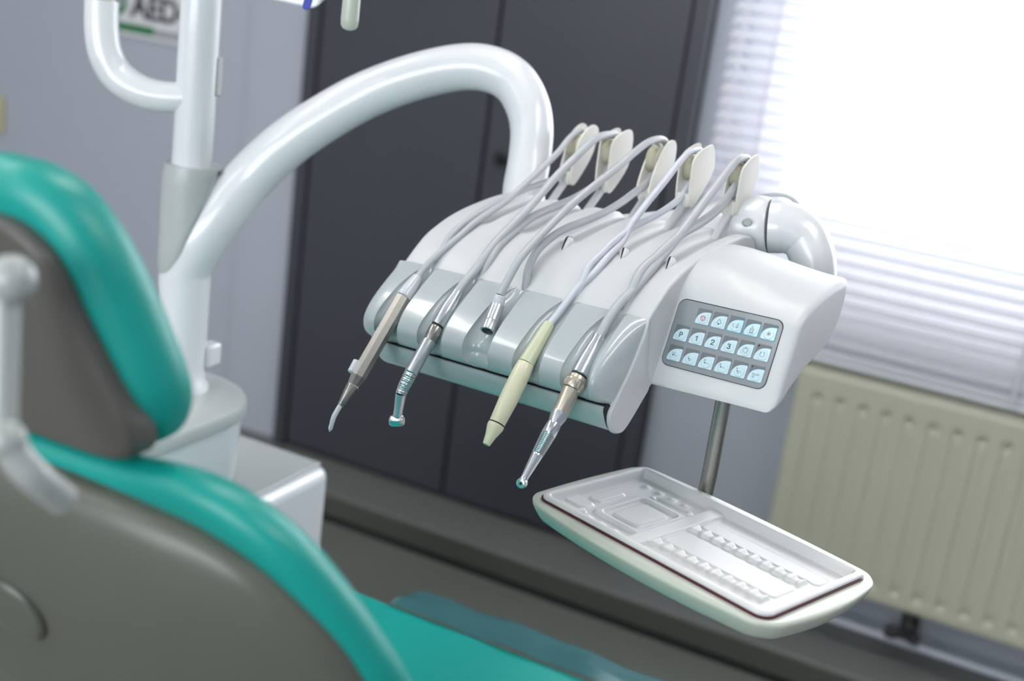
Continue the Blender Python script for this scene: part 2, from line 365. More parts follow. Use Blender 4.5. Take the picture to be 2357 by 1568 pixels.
# ------------------------------------------------------------------ AED sign, switch
sg = tag(empty('wall_sign', loc=aty(345, 60, 2.80)), 'white AED sign with a green strip on the wall behind the post', 'sign')
def wallq(px, py, Y=2.793): p = aty(px, py, Y); return p.x, p.z
sx0, sx1 = wallq(205, 40)[0], wallq(480, 60)[0]; sz0 = wallq(345, 92)[1]; sz1 = sz0 + .30
MB().box((sx0, 2.79, sz0), (sx1, 2.80, sz1)).build('board', 'sign', sg, off=sg.location, bevel=.002)
c0 = wallq(357, 74); 
mb = MB(); zs = sz0+.012; mb.box((sx0+.01, 2.7885, zs), (c0[0], 2.7901, zs+.022)); mb.build('green_strip', 'signgreen', sg, off=sg.location)
mb = MB(); mb.box((c0[0]+.004, 2.7885, zs), (sx1-.01, 2.7901, zs+.018)); mb.build('grey_strip', 'signgrey', sg, off=sg.location)
vs, fs = text_mesh('AED', .086, bold=.0030); tcx, tcz = wallq(358, 24)
MB().add([(tcx+v.x*1.0, 2.789-v.z, tcz+v.y) for v in vs], fs).build('lettering', 'signink', sg, off=sg.location, smooth=False)
gx, gz = wallq(273, 5); mb = MB(); rev(mb, (gx, 2.7901, gz), (gx, 2.788, gz), [(0, .033), (1, .033)]); mb.build('round_symbol', 'signgreen', sg, off=sg.location)
mb = MB(); mb.box((gx-.02, 2.7875, gz-.006), (gx+.02, 2.7885, gz+.006)); mb.box((gx-.006, 2.7875, gz-.02), (gx+.006, 2.7885, gz+.02)); mb.build('cross_mark', 'sign', sg, off=sg.location)
ax_, az_ = wallq(411, 34); mb = MB(); mb.add([(ax_, 2.788, az_), (ax_+.03, 2.788, az_+.018), (ax_+.03, 2.788, az_-.018)], [(0, 1, 2)]); mb.build('arrow_mark', 'signgreen', sg, off=sg.location)
p0, p1 = wallq(-40, 212), wallq(8, 308)
sw = tag(empty('wall_switch', loc=(p0[0], 2.795, p1[1])), 'yellowed switch plate at the left edge of the wall', 'switch')
MB().box((p0[0], 2.785, p1[1]), (p1[0], 2.80, p0[1])).build('cover_plate', 'switch', sw, off=sw.location, bevel=.002)
MB().box((p0[0]+.02, 2.779, p1[1]+.02), (p1[0]-.025, 2.785, p0[1]-.02)).build('rocker', 'switch', sw, off=sw.location, bevel=.002)

# ------------------------------------------------------------------ cuspidor base: box and rounded pedestal
Z = lambda z: CH + z
bx = tag(MB().box((-1.5, .98, 0), (-1.033, 1.620, Z(-.818))).build('base_cabinet', 'enamel', bevel=.02, seg=5), 'low white box cabinet on the floor behind the rounded pedestal', 'cabinet')
bx2 = MB().box((-1.49, .99, Z(-.818)), (-1.045, 1.608, Z(-.812))); o = bx2.build('cabinet_top', 'collar', bx, bevel=.004); tag(o, 'flat grey top panel')
pd = tag(empty('pedestal', loc=(-1.12, 1.2, Z(-.82))), 'white rounded pedestal with grey lid carrying the upright post', 'pedestal')
def ped(x0, y0, x1, y1, r, d): return rrect(x0+d, y0+d, x1-d, y1-d, max(r-d, .01), 8)
PX = (-1.235, .92, -1.010, 1.428, .105)
mb = MB(); R = []
for z, d in ((-.8115, .055), (-.808, .038), (-.785, .02), (-.755, .010), (-.70, .007), (-.664, .006)): R.append([(x, y, Z(z)) for x, y in ped(*PX, d)])
rings(mb, R); mb.build('drum', 'enamel', pd, off=pd.location)
mb = MB(); R = []
for z, d in ((-.666, .004), (-.664, .001), (-.650, 0), (-.643, .003), (-.639, .010), (-.638, .02)): R.append([(x, y, Z(z)) for x, y in ped(*PX, d)])
rings(mb, R); tag(mb.build('lid', 'collar', pd, off=pd.location), 'grey rounded lid')

# post with swooping arm
PXX, PYY = -1.116, 1.342
pt = tag(empty('support_arm', loc=(PXX, PYY, Z(-.638))), 'thick white arm sweeping from the post over to the instrument unit', 'arm')
o_ = pt.location
mb = MB(); rev(mb, (PXX, PYY, Z(-.638)), (PXX, PYY, Z(-.33)), [(0, .040), (.02, .040), (.045, .035), (.1, .034), (1, .0345)], seg=40)
mb.build('lower_post', 'enamel', pt, off=o_)
sw_px = [(468, 545, 1.735, .0338), (512, 485, 1.73, .033), (575, 410, 1.73, .0325), (655, 335, 1.72, .032), (750, 270, 1.71, .031), (850, 216, 1.70, .0305), (960, 176, 1.68, .030), (1060, 155, 1.66, .0295),
         (1130, 160, 1.65, .0295), (1182, 188, 1.64, .029), (1213, 240, 1.63, .0280), (1224, 300, 1.625, .027), (1218, 370, 1.62, .0265), (1206, 440, 1.61, .0265), (1205, 500, 1.60, .0265)]
pts = catmull([(PXX, PYY, Z(-.56)), (PXX, PYY, Z(-.51)), (PXX+.001, PYY, Z(-.468))] + [at(x, y, d) for x, y, d, r in sw_px], 8); rr = [.0341]*24 + [interp(i/8, [(k, q[3]) for k, q in enumerate(sw_px)]) for i in range(len(pts)-24)]
mb = MB(); tube(mb, pts, rr, seg=40); mb.build('swan_neck_tube', 'enamel', pt, off=o_)
# grey collar whose lower rim slopes
nseg = 48; R = []
vdir = math.atan2(CR.y, CR.x)                                   # right-hand side of the collar
for lev in range(11):
    ring = []
    for k in range(nseg):
        th = 2*PI*k/nseg; c = math.cos(th - vdir)
        zb = interp(c, [(-1, -.478), (-.5, -.469), (0, -.443), (.5, -.397), (.8, -.358), (1, -.325)])
        zt = -.3585 + .018 + .010
        f = lev/10; z = zt + (zb - zt)*f
        rr_ = .0375 if 0 < lev < 10 else .0352
        if c > .55: rr_ += .0035*(c-.55)*(1-f)
        if lev == 0: z += .0035
        ring.append((PXX + rr_*math.cos(th), PYY + rr_*math.sin(th), Z(z)))
    R.append(ring)
mb = MB(); rings(mb, R, cap1=False); tag(mb.build('collar', 'collar', pt, off=o_, angle=50), 'grey collar with a slanted lower edge')
# horizontal arm and elbow behind the unit
UO_ = CAM + ray(1665, 790)*1.27                                  # centre of the keypad, which the elbow reaches from behind
hp_ = [(1205, 480, 1.60, .027), (1222, 535, 1.59, .027), (1290, 560, 1.57, .026), (1420, 548, 1.53, .027), (1560, 540, 1.49, .029), (1650, 530, 1.47, .032), (1712, 521, 1.456, .036), (1755, 520, 1.447, .0335), (1773, 520.5, 1.4435, .0305)]
pts = catmull([at(*q[:3]) for q in hp_], 8); rr = [interp(i/8, [(k, q[3]) for k, q in enumerate(hp_)]) for i in range(len(pts))]
mb = MB(); tube(mb, pts, rr, seg=36); fa = mb.build('fore_arm', 'enamel', pt, off=o_)
pc = at(1719, 512, 1.415); mb = MB(); rev(mb, pc - CF*-.006, pc + CF*-.004, [(0, .0045), (.9, .0045), (1, .004)]); tag(mb.build('screw_cap', 'collar', fa, off=o_), 'small grey screw cap')
hp_ = [(1774.5, 520.5, 1.4432, .0300), (1796, 522, 1.4400, .0298), (1826, 530, 1.436, .0280), (1852, 550, 1.433, .0262), (1867, 582, 1.43, .0252), (1873, 620, 1.43, .0250), (1872, 660, 1.43, .0245)]
_pe = at(1868, 690, 1.428); _te = UO_ + Vector((.020, .115, -.005)); ctr = [at(*q[:3]) for q in hp_] + [_pe, _pe.lerp(_te, .35) + Vector((0, 0, -.022)), _te]
pts = catmull(ctr, 8); rr = [interp(i/8, [(k, q[3]) for k, q in enumerate(hp_)] + [(len(hp_), .024), (len(hp_)+2, .020)]) for i in range(len(pts))]
mb = MB(); tube(mb, pts, rr, seg=36); mb.build('elbow', 'enamel', pt, off=o_)
mb = MB(); pts = catmull([at(1745, 452, 1.46), at(1785, 448, 1.46), at(1820, 456, 1.46), at(1850, 485, 1.455)], 6); tube(mb, pts, .0022, 8); mb.build('thin_cable', 'hose', pt, off=o_)

# lamp pole with curved side arm
lp = tag(empty('lamp_pole', loc=(PXX, PYY, Z(-.34))), 'tall white pole with a curved side arm rising from the grey collar', 'pole')
mb = MB(); rev(mb, (PXX, PYY, Z(-.36)), (PXX, PYY, Z(.35)), [(0, .0262), (1, .0262)], seg=40); mb.build('upright_tube', 'enamel', lp, off=lp.location)
sp = [(452, 224, 1.68), (410, 224, 1.68), (360, 220, 1.68), (312, 205, 1.68), (268, 172, 1.68), (243, 125, 1.675), (234, 70, 1.67), (234, 4, 1.665)]
pts = catmull([at(*q) for q in sp], 8)
mb = MB(); tube(mb, pts, [.0182 + .0035*min(1, i/28) for i in range(len(pts))], seg=32); mb.build('side_arm', 'enamel', lp, off=lp.location)
mb = MB(); tube(mb, [at(234, 5, 1.665), at(234.5, -10, 1.665), at(235, -50, 1.66)], [.0175, .0175, .0175], 28); tag(mb.build('arm_socket', 'pulley', lp, off=lp.location), 'beige metal socket')
mb = MB(); a = Vector((PXX, PYY, 0)) + Vector((CR.x, CR.y, 0)).normalized()*.027
mb.box((a.x-.004, a.y-.006, Z(-.235)), (a.x+.003, a.y+.006, Z(-.185))); mb.build('clip', 'collar', lp, off=lp.location, bevel=.002)
q = at(483, 815, 1.80); mb = MB().box((q.x-.012, q.y-.014, q.z-.016), (q.x+.010, q.y+.014, q.z+.016)); mb.build('clamp_block', 'enamel', pt, off=o_, bevel=.004)

# operating lamp (only its lower edge is in the picture)
la = tag(empty('operating_lamp', loc=at(690, -30, 1.5)), 'white lamp head with blue mark and hanging grip, cut by the top edge', 'lamp')
L0 = la.location; A, B_ = at(560, -12, 1.53), at(727, 24, 1.50); du = (B_-A).normalized(); dn = CF - du*CF.dot(du); dn.normalize(); dw = dn.cross(du)
if dw.z < 0: dw = -dw
dn = (dn + dw*.55 - du*.35).normalized()
fm = lambda x, y, t: B_ + du*x + dw*y + dn*t
mb = MB(); pol = rrect(-.16, .0, -.001, .10, .008, 6)
pol = [(x + (.009*min(1, y/.02) if x > -.01 else 0), y) for x, y in pol]
prism(mb, pol, fm, t0=.05, t1=0)
mb.build('lamp_head', 'enamel', la, off=L0, bevel=.004, seg=3)
mb = MB(); pm = at(699, 0, 1.495); loc = ((pm-B_).dot(du), (pm-B_).dot(dw))
prism(mb, rrect(loc[0]-.005, loc[1]-.0085, loc[0]+.0055, loc[1]+.03, .0045, 5), fm, t0=.001, t1=-.0006); tag(mb.build('printed_mark', 'blue', la, off=L0), 'blue printed mark')
hb = at(803, 70, 1.5); mb = MB()
rev(mb, hb, hb + Vector((0, 0, .09)), [(0, .003), (.02, .0075), (.06, .0098), (.14, .0104), (.6, .0100), (1, .0098)], seg=28); mb.build('grip', 'trayframe', la, off=L0)
mb = MB(); tube(mb, [hb + Vector((0, 0, .085)), B_ + dw*.08 + dn*.03], .008, 16); mb.build('grip_bracket', 'enamel', la, off=L0)

# ------------------------------------------------------------------ delivery unit: local frame (u right, v away, w up)
az, tl = math.radians(-11.1), math.radians(3.75)
uu = Vector((math.cos(az)*math.cos(tl), math.sin(az)*math.cos(tl), math.sin(tl))); vv = Vector((-math.sin(az), math.cos(az), 0)); ww = uu.cross(vv)
UO = CAM + ray(1665, 790)*1.27
UM = Matrix((uu, vv, ww)).transposed().to_4x4(); UM.translation = UO
def unit_empty(name, o=(0, 0, 0)):
    m_ = UM.copy(); m_.translation = UM @ Vector(o); return empty(name, m_)
SL = [-.345, -.283, -.221, -.156, -.097]                        # the five instrument slots
du_ = tag(unit_empty('instrument_unit'), 'white instrument unit with grey slotted front rest and keypad on the right', 'dental unit')
TOP = [(-.0405, .015), (-.03, .0255), (-.018, .036), (-.005, .0455), (.01, .053), (.03, .0615), (.055, .069), (.083, .075), (.11, .0795), (.136, .082), (.155, .0805)]
prof = [(-.088, -.0605), (-.083, -.054), (-.075, -.044), (-.063, -.028), (-.052, -.010), (-.045, .003)] + TOP + [(.166, .073), (.170, .060), (.160, .035), (.12, .006), (.05, -.022), (-.018, -.053), (-.045, -.074), (-.060, -.0885), (-.068, -.0905), (-.076, -.088), (-.083, -.080), (-.088, -.070)]
def topw(v): return interp(v, TOP)
def loft(mb, prof_fn, u0, u1, step, r0, r1, disp=None, k=5, centre=None):
    secs = []
    for i in range(k+1):
        a = (PI/2)*i/k; secs.append((u0 + r0 - r0*math.cos(a), r0*(1-math.sin(a))))
    n = max(2, int((u1-r1-u0-r0)/step))
    for i in range(1, n): secs.append((u0 + r0 + (u1-r1-u0-r0)*i/n, 0))
    for i in range(k+1):
        a = (PI/2)*i/k; secs.append((u1 - r1 + r1*math.sin(a), r1*(1-math.cos(a))))
    R = []
    for u_, d in secs:
        P = prof_fn(u_)
        if d > 1e-6 and centre: P = [Vector(p).lerp(Vector(centre), d/.055) for p in P]
        elif d > 1e-6: P = inset(P, d)
        ring = []
        for p in P:
            q = Vector((u_, p[0], p[1]))
            if disp: q = disp(q)
            ring.append(q)
        R.append(ring)
    return rings(mb, R)
PH = [Vector(p) for p in catclosed(prof, 4)]
def hdisp(q):
    if q.y > .0 and q.z > topw(q.y) - .012:
        for s in SL:
            x = (q.x - s - .004)/.0155
            if abs(x) < 1: q.z -= .0075*(1-x*x)**.7*sstep(.022, .05, q.y)
    return q
mb = MB(); loft(mb, lambda u_: PH, -.390, -.0625, .0022, .010, .003, hdisp)
mb.build('housing', 'white', du_, angle=60)
# console with keypad
cl = [(-.022, -.052), (-.0145, -.034), (-.006, -.014), (0.0, 0), (.0065, .0155), (.0125, .0295), (.018, .042), (.03, .0555), (.05, .0665), (.083, .074), (.115, .076), (.128, .070), (.128, .050), (.11, .028), (.07, .004), (.03, -.02), (0, -.040), (-.012, -.050)]
cr = [(-.023, -.050), (-.0145, -.034), (-.006, -.014), (0.0, 0), (.0045, .0108), (.0095, .0225), (.0155, .0325), (.030, .043), (.05, .051), (.078, .0585), (.112, .064), (.118, .060), (.116, .044), (.104, .018), (.082, .000), (.045, -.014), (.005, -.034), (-.011, -.046)]
def cprof(u_):
    f = sstep(-.058, .066, u_)
    return catclosed([(a[0]+(b[0]-a[0])*f, a[1]+(b[1]-a[1])*f) for a, b in zip(cl, cr)], 4)
mb = MB(); loft(mb, cprof, -.0700, .0715, .003, .006, .009, None, 7, (.045, .012))
con = mb.build('console', 'white', du_, angle=60)
# grey instrument rest
GO = catmull([(-.0400, .0165), (-.049, .0135), (-.060, .0085), (-.075, -.0005), (-.092, -.0135), (-.104, -.0255), (-.1100, -.036), (-.1105, -.0445), (-.1065, -.0535), (-.098, -.0605), (-.087, -.0635)], 6)
GI = catmull([(-.0395, .0145), (-.043, .008), (-.046, .0), (-.050, -.008), (-.056, -.018), (-.062, -.028), (-.068, -.036), (-.074, -.044), (-.079, -.050), (-.083, -.056), (-.0865, -.0615)], 6)
nG = len(GO); us = []; ua, ub = -.3935, -.0640
inn = [math.sin(PI/2*(k/9)) for k in range(-9, 10)]              # samples across a slot, dense at its edges
def hwid(s): return interp(s, [(0, .0070), (.1, .0095), (.3, .0145), (.55, .0172), (.75, .0168), (.86, .0130), (.93, .0075), (.955, .0012), (1, .0010)])
def hdep(s): return interp(s, [(0, .0010), (.08, .0045), (.2, .0085), (.45, .0130), (.7, .0130), (.84, .0050), (.92, .0008), (1, 0)])
vs, fs, cols = [], [], []                                        # (kind, slot index / gap ends, fraction)
for k in range(15): cols.append(('L', None, (k/15)**1.6))
for j in range(5):
    for q in inn: cols.append(('S', j, q))
    if j < 4:
        for k in range(1, 8): cols.append(('G', j, k/8))
for k in range(1, 17): cols.append(('R', None, 1-(1-k/16)**1.6))
for kind, j, q in cols:
    for i in range(nG):
        s = i/(nG-1); h = hwid(s); o_s = [sl + .001 for sl in SL]; dep = 0
        if kind == 'S': x = o_s[j] + h*q; dep = hdep(s)*math.sqrt(max(0, 1-q*q))
        elif kind == 'G': x = (o_s[j]+h) + (o_s[j+1]-h-o_s[j]-h)*q
        elif kind == 'L': x = ua + (o_s[0]-h-ua)*q
        else: x = (o_s[4]+h) + (ub-o_s[4]-h)*q
        dl, dr = (x-ua)/.024, (ub-x)/.013; d = min(dl, dr)
        kk = math.sqrt(max(0, 1-(1-min(1, max(0, d)))**2)) if d < 1 else 1
        o3, i3 = GO[i], GI[i]; p = i3.lerp(o3, kk)
        vs.append((x, *(p + (i3-o3).normalized()*dep)))
us = cols
for a in range(len(us)-1):
    for i in range(nG-1): fs.append((a*nG+i, a*nG+i+1, (a+1)*nG+i+1, (a+1)*nG+i))
MB().add(vs, fs).build('instrument_rest', 'grey', du_, angle=70)
# bottom cover under the rest
bc = catclosed([(-.0985, -.0636), (-.0940, -.0775), (-.087, -.0876), (-.078, -.0918), (-.066, -.0918), (-.060, -.086), (-.068, -.070), (-.082, -.0636)], 3)
mb = MB(); loft(mb, lambda u_: bc, -.372, -.0678, .02, .010, .001, centre=(-.078, -.075)); mb.build('bottom_cover', 'grey', du_, angle=50)
mb = MB(); mb.box((-.366, -.0966, -.0646), (-.0668, -.070, -.0622)); loft(mb, lambda u_: [(p[0]*.975-.0018, p[1]*.975-.0018) for p in bc], -.0682, -.0658, .01, .0005, .0005, centre=(-.078, -.075)); mb.build('seam_gap_shade', 'dark', du_)  # dark strips stand in for the shade inside the open seams
ck = catclosed([(-.0400, .0158), (-.045, .003), (-.056, -.017), (-.068, -.0355), (-.079, -.0495), (-.0875, -.0615), (-.0935, -.0700), (-.0925, -.0800), (-.086, -.0895), (-.075, -.0940), (-.063, -.0915), (-.036, -.067), (-.026, -.054), (-.034, -.030), (-.036, -.005)], 4)
mb = MB(); loft(mb, lambda u_: ck, -.0663, -.0615, .003, .0010, .0030, centre=(-.045, -.04)); mb.build('end_cheek', 'white', du_, angle=60)
# keypad: grey film plate and 17 buttons
ph = math.radians(67); kv = Vector((0, math.cos(ph), math.sin(ph))); kn = Vector((0, -math.sin(ph), math.cos(ph)))
kf = lambda a, b, t: Vector((a, 0, 0)) + kv*b + kn*t
mb = MB(); prism(mb, rrect(-.0598, -.0352, .0556, .0347, .0085, 8), kf, mi=1, t0=-.003, t1=.0006); prism(mb, rrect(-.0592, -.0346, .0550, .0338, .0080, 8), kf, t0=0, t1=.0009)
kpad = mb.build('keypad', ['panel', 'dark'], du_, smooth=False); tag(kpad, 'grey keypad plate with pale blue buttons')
def seg2(mb, pts, wd_, mi, ox, oy, z=.0023, closed=False):
    n = len(pts); L = n if closed else n-1
    for i in range(L):
        a, b = Vector(pts[i]), Vector(pts[(i+1) % n]); t = (b-a)
        if t.length < 1e-7: continue
        t.normalize(); nn = Vector((-t.y, t.x))*wd_/2; a2, b2 = a - t*wd_/3, b + t*wd_/3
        vs = [a2+nn, b2+nn, b2-nn, a2-nn]
        mb.add([kf(ox+p.x, oy+p.y, z) for p in vs] + [kf(ox+p.x, oy+p.y, z-.0006) for p in vs], [(0, 1, 2, 3), (4, 7, 6, 5), (0, 4, 5, 1), (1, 5, 6, 2), (2, 6, 7, 3), (3, 7, 4, 0)], mi)
def circ(r, n=20, a0=0, a1=360, cx=0, cy=0): return [(cx + r*math.cos(math.radians(a0+(a1-a0)*i/n)), cy + r*math.sin(math.radians(a0+(a1-a0)*i/n))) for i in range(n+1)]
LW = .00028
def symbol(mb, s, ox, oy):
    q = .001
    def line(P, m_=3, w_=LW, closed=False): seg2(mb, [(x*q, y*q) for x, y in P], w_, m_, ox, oy, closed=closed)
    if s in 'P123':
        G = {'P': [(-1.3, -2.3), (-1.3, 2.3), (.3, 2.3), (1.1, 2.0), (1.5, 1.2), (1.3, .4), (.6, -.1), (-1.3, -.1)],
             '1': [(-1.2, 1.3), (-.2, 1.7), (.35, 2.4), (.35, -2.4)],
             '2': [(-1.6, 1.0), (-1.3, 1.9), (-.5, 2.4), (.5, 2.4), (1.3, 1.9), (1.5, 1.1), (1.1, .2), (-.9, -1.3), (-1.5, -2.3), (1.6, -2.3)],
             '3': [(-1.5, 1.3), (-1.1, 2.1), (-.2, 2.4), (.8, 2.2), (1.2, 1.4), (.9, .5), (-.2, .15), (1.0, -.2), (1.5, -1.1), (1.1, -2.0), (.2, -2.4), (-.9, -2.2), (-1.6, -1.3)]}[s]
        line(G, 3, .00085); return
    if s == 'stop': line(circ(2.6), 4, .0004); line([(-1.9, 1.5), (1.9, 1.5), (0, -2.1)], 4, .00035, True); return
    if s == 'bell': line([(-2.6, -1.3), (2.6, -1.3), (2.0, -.4), (1.6, 1.2), (1.0, 2.2), (0, 2.6), (-1.0, 2.2), (-1.6, 1.2), (-2.0, -.4)], closed=True); line([(0, 2.6), (0, 3.3)]); line(circ(.45, 10, cy=-2.0), w_=.0006); return
    if s == 'bowl': line([(-1.6, 1.6), (-3.2, 1.4), (-3.0, -.2), (-1.4, -.9), (-1.3, -1.6)]); line([(.6, -1.2), (2.0, -1.0), (3.2, .8), (2.6, 2.6)]); line([(.9, .2), (2.6, 3.2)]); line([(2.2, 0), (2.9, -1.0), (1.2, -1.6)]); return
    if s == 'cup': line([(-2, 1.4), (2, 1.4), (1.7, -3.2), (-1.7, -3.2)], closed=True); line([(-.5, 3.8), (-.5, 2.4), (.5, 2.4), (.5, 3.8)]); line([(-1.7, -3.0), (-1.1, -2.4), (-.5, -3.0), (.1, -2.4), (.8, -3.0), (1.5, -2.4)]); line([(-.7, .9), (-.9, -1.4)]); line([(.6, .9), (.8, -1.6)]); return
    if s == 'star':
        for k in range(4):
            a = math.radians(45*k+22); line([(-2.8*math.cos(a), -2.8*math.sin(a)), (2.8*math.cos(a), 2.8*math.sin(a))])
        return
    if s == 'lamp':
        line(circ(2.1)); line([(-.9, 2.1), (-.9, 3.1), (.9, 3.1), (.9, 2.1)])
        for a in (0, 40, 140, 180, 220, 265, 310): c_, s_ = math.cos(math.radians(a)), math.sin(math.radians(a)); line([(2.9*c_, 2.9*s_), (3.8*c_, 3.8*s_)])
        return
    if s == 'turn': line(circ(2.4, 20, 120, 420)); line([(-1.6, 1.0), (-1.2, 2.2), (-2.4, 2.5)]); line([(.6, 2.8), (1.4, 2.0), (2.6, 2.2)]); return
    if s == 'spray': line([(-3.6, 1.6), (-3.2, .4), (-.5, .2), (3.4, .6)]); line([(-3.6, 1.6), (0, 1.0), (3.4, 1.6)]); line(circ(.8, 14, cx=-2.2, cy=-1.6)); return
    ch = [(-2.6, 2.2), (-1.6, -.4), (-.2, .0), (2.8, -.9)]; line(ch); line(circ(.3, 8, cx=-1.6, cy=-.4), w_=.0006)
    ar = {'up': [(-.3, .9), (-.3, 2.2)], 'down': [(-.4, -1.0), (-.4, -2.4)], 'rec': [(-3.0, 1.6), (-2.4, 2.8), (-1.6, 3.0)], 'sit': [(-3.6, .9), (-3.5, 2.4), (-2.4, 2.7)], 'home': [(-.2, -1.2), (-.2, -2.6)]}[s]
    line(ar); line([(ar[-1][0]-.5, ar[-1][1]+(.0 if s not in ('down', 'home') else .6)), ar[-1], (ar[-1][0]+.5, ar[-1][1]+(-.5 if s not in ('down', 'home') else .6))])
    if s == 'home': line([(-3.2, 2.0), (-2.6, 3.0), (-1.8, 2.6)])
def button(ix, row, s, hl=False):
    x0 = -.0546 + .018*ix; y1 = (.0286, .0077, -.0133)[row]; wd_, hg = .0157, .0160; y0 = y1 - hg
    mb = MB(); prism(mb, rrect(x0, y0, x0+wd_, y1, .0012, 3), kf, mi=1, t0=.0007, t1=.00105)
    # quarter-round key: square lower right, arc at the upper left
    def leaf(d):
        xx0, xx1, yy0, yy1 = x0+.0003+d, x0+wd_-.0002-d, y0+.0002+d, y1-.0028-d
        P = [(xx1, yy0+.0008), (xx1, yy1-.0004), (xx1-.0004, yy1)]
        for k in range(1, 13):
            a = math.radians(90 + 90*k/12); P.append((xx1-.001 - (xx1-xx0-.001)*abs(math.cos(a))**.82, yy0+.0012 + (yy1-yy0-.0012)*abs(math.sin(a))**.82))
        return P + [(xx0+.0002, yy0+.0004), (xx0+.001, yy0), (xx1-.0008, yy0)]
    if hl: prism(mb, leaf(-.0002), kf, mi=2, t0=.001, t1=.0014)
    prism(mb, leaf(.0003 if hl else 0), kf, mi=0, t0=.001, t1=.0016, r=.0002)
    cx_, cy_ = x0 + wd_*.53, y0 + .0062; rev(mb, kf(cx_, cy_, .0014), kf(cx_, cy_, .0021), [(0, .0056), (.5, .0055), (.85, .0051), (1, .0045)], seg=32, mi=0)
    if row > 0 and ix == 5: rev(mb, kf(x0+.002, y1-.0018, .001), kf(x0+.002, y1-.0018, .0016), [(0, .0009), (1, .0007)], seg=12, mi=5)
    symbol(mb, s, cx_, cy_)
    o = mb.build('button', ['button', 'celldark', 'cyan', 'ink', 'red', 'black'], kpad, smooth=False)
    return o
for i, s in enumerate(['stop', 'bell', 'bowl', 'cup', 'star']): button(i+1, 0, s, i >= 2)
for i, s in enumerate(['P', '1', '2', '3', 'lamp', 'turn']): button(i, 1, s)
for i, s in enumerate(['up', 'down', 'rec', 'sit', 'home', 'spray']): button(i, 2, s)

# dark slots in the housing top beside the hoses, with their raised white lips
for su, sv, ln in ((-.287, .030, .034), (-.2145, .028, .032), (-.1435, .030, .024), (-.088, .032, .030)):
    R = []; R2 = []
    for k in range(9):
        v_ = sv - ln/2 + ln*k/8; u_ = su - .010*(k/8-.5); wz = topw(v_) - .0065*sstep(.022, .05, v_)*.8
        hw_ = .0013*math.sin(PI*(k+.3)/8.6); q_ = .0062*math.sin(PI*(k+.3)/8.6)
        R.append([(u_-hw_, v_, wz-.003), (u_+hw_, v_, wz-.003), (u_+hw_, v_, wz+.0022+q_*.6), (u_-hw_, v_, wz+.0022+q_*.6)])
        R2.append([(u_+hw_+q_*math.cos(a_), v_, wz-.001+q_*1.15*math.sin(a_)) for a_ in [PI*j/8 for j in range(9)]])
    mb = MB(); rings(mb, R); mb.build('slot', 'dark', du_, smooth=False)
    mb = MB(); rings(mb, R2); mb.build('slot_lip', 'white', du_, angle=60)
# hose hangers: rod, two cheek plates, pulley
HG = [[(.235,.166),(.249,.161),(.247,.145),(.236,.123),(.209,.095),(.200,.097),(.198,.108),(.205,.132),(.212,.151)],
      [(.220,.168),(.231,.164),(.233,.148),(.227,.123),(.197,.095),(.188,.098),(.186,.112),(.187,.135),(.192,.157)],
      [(.218,.163),(.2291,.1605),(.232,.147),(.2265,.127),(.198,.098),(.184,.097),(.180,.106),(.190,.1326),(.2041,.1533)],
      [(.196,.167),(.205,.162),(.209,.148),(.206,.133),(.175,.101),(.166,.099),(.161,.106),(.160,.130),(.165,.155)],
      [(.194,.164),(.201,.158),(.204,.145),(.199,.129),(.177,.103),(.166,.099),(.161,.106),(.162,.130),(.168,.151)]]
ROD = [((.203,.100),(.150,.052)), ((.193,.100),(.140,.056)), ((.190,.099),(.135,.050)), ((.167,.104),(.118,.058)), ((.166,.104),(.112,.048))]
for i, u0 in enumerate(SL):
    poly = [tuple(p) for p in catclosed(HG[i], 4)]
    (rv, rw), (bv, bw) = ROD[i]
    mb = MB(); tube(mb, [(u0, rv, rw), (u0, bv, bw)], .0046, 18); rod = mb.build('hanger_rod', 'white', du_)
    hh_ = MB(); hh_.box((u0-.0075, rv-.007, rw-.006), (u0+.0075, rv+.008, rw+.010)); hd = hh_.build('hose_holder', 'ivory', du_, bevel=.002)
    for s in (-1, 1):
        mb = MB(); f_ = lambda x, y, t, s=s: Vector((u0 + s*(.0072+t), x, y)); prism(mb, poly, f_, t0=0, t1=.0024, r=.0008)
        mb.build('cheek_plate', 'ivory', hd)
    cv = sum(p[0] for p in HG[i])/9 ; cw = .1405
    mb = MB(); rev(mb, (u0-.0070, cv, cw), (u0+.0070, cv, cw), [(0, .0155), (.08, .0155), (.22, .0135), (.5, .0125), (.78, .0135), (.92, .0155), (1, .0155)], seg=32)
    mb.build('pulley', 'pulley', hd)

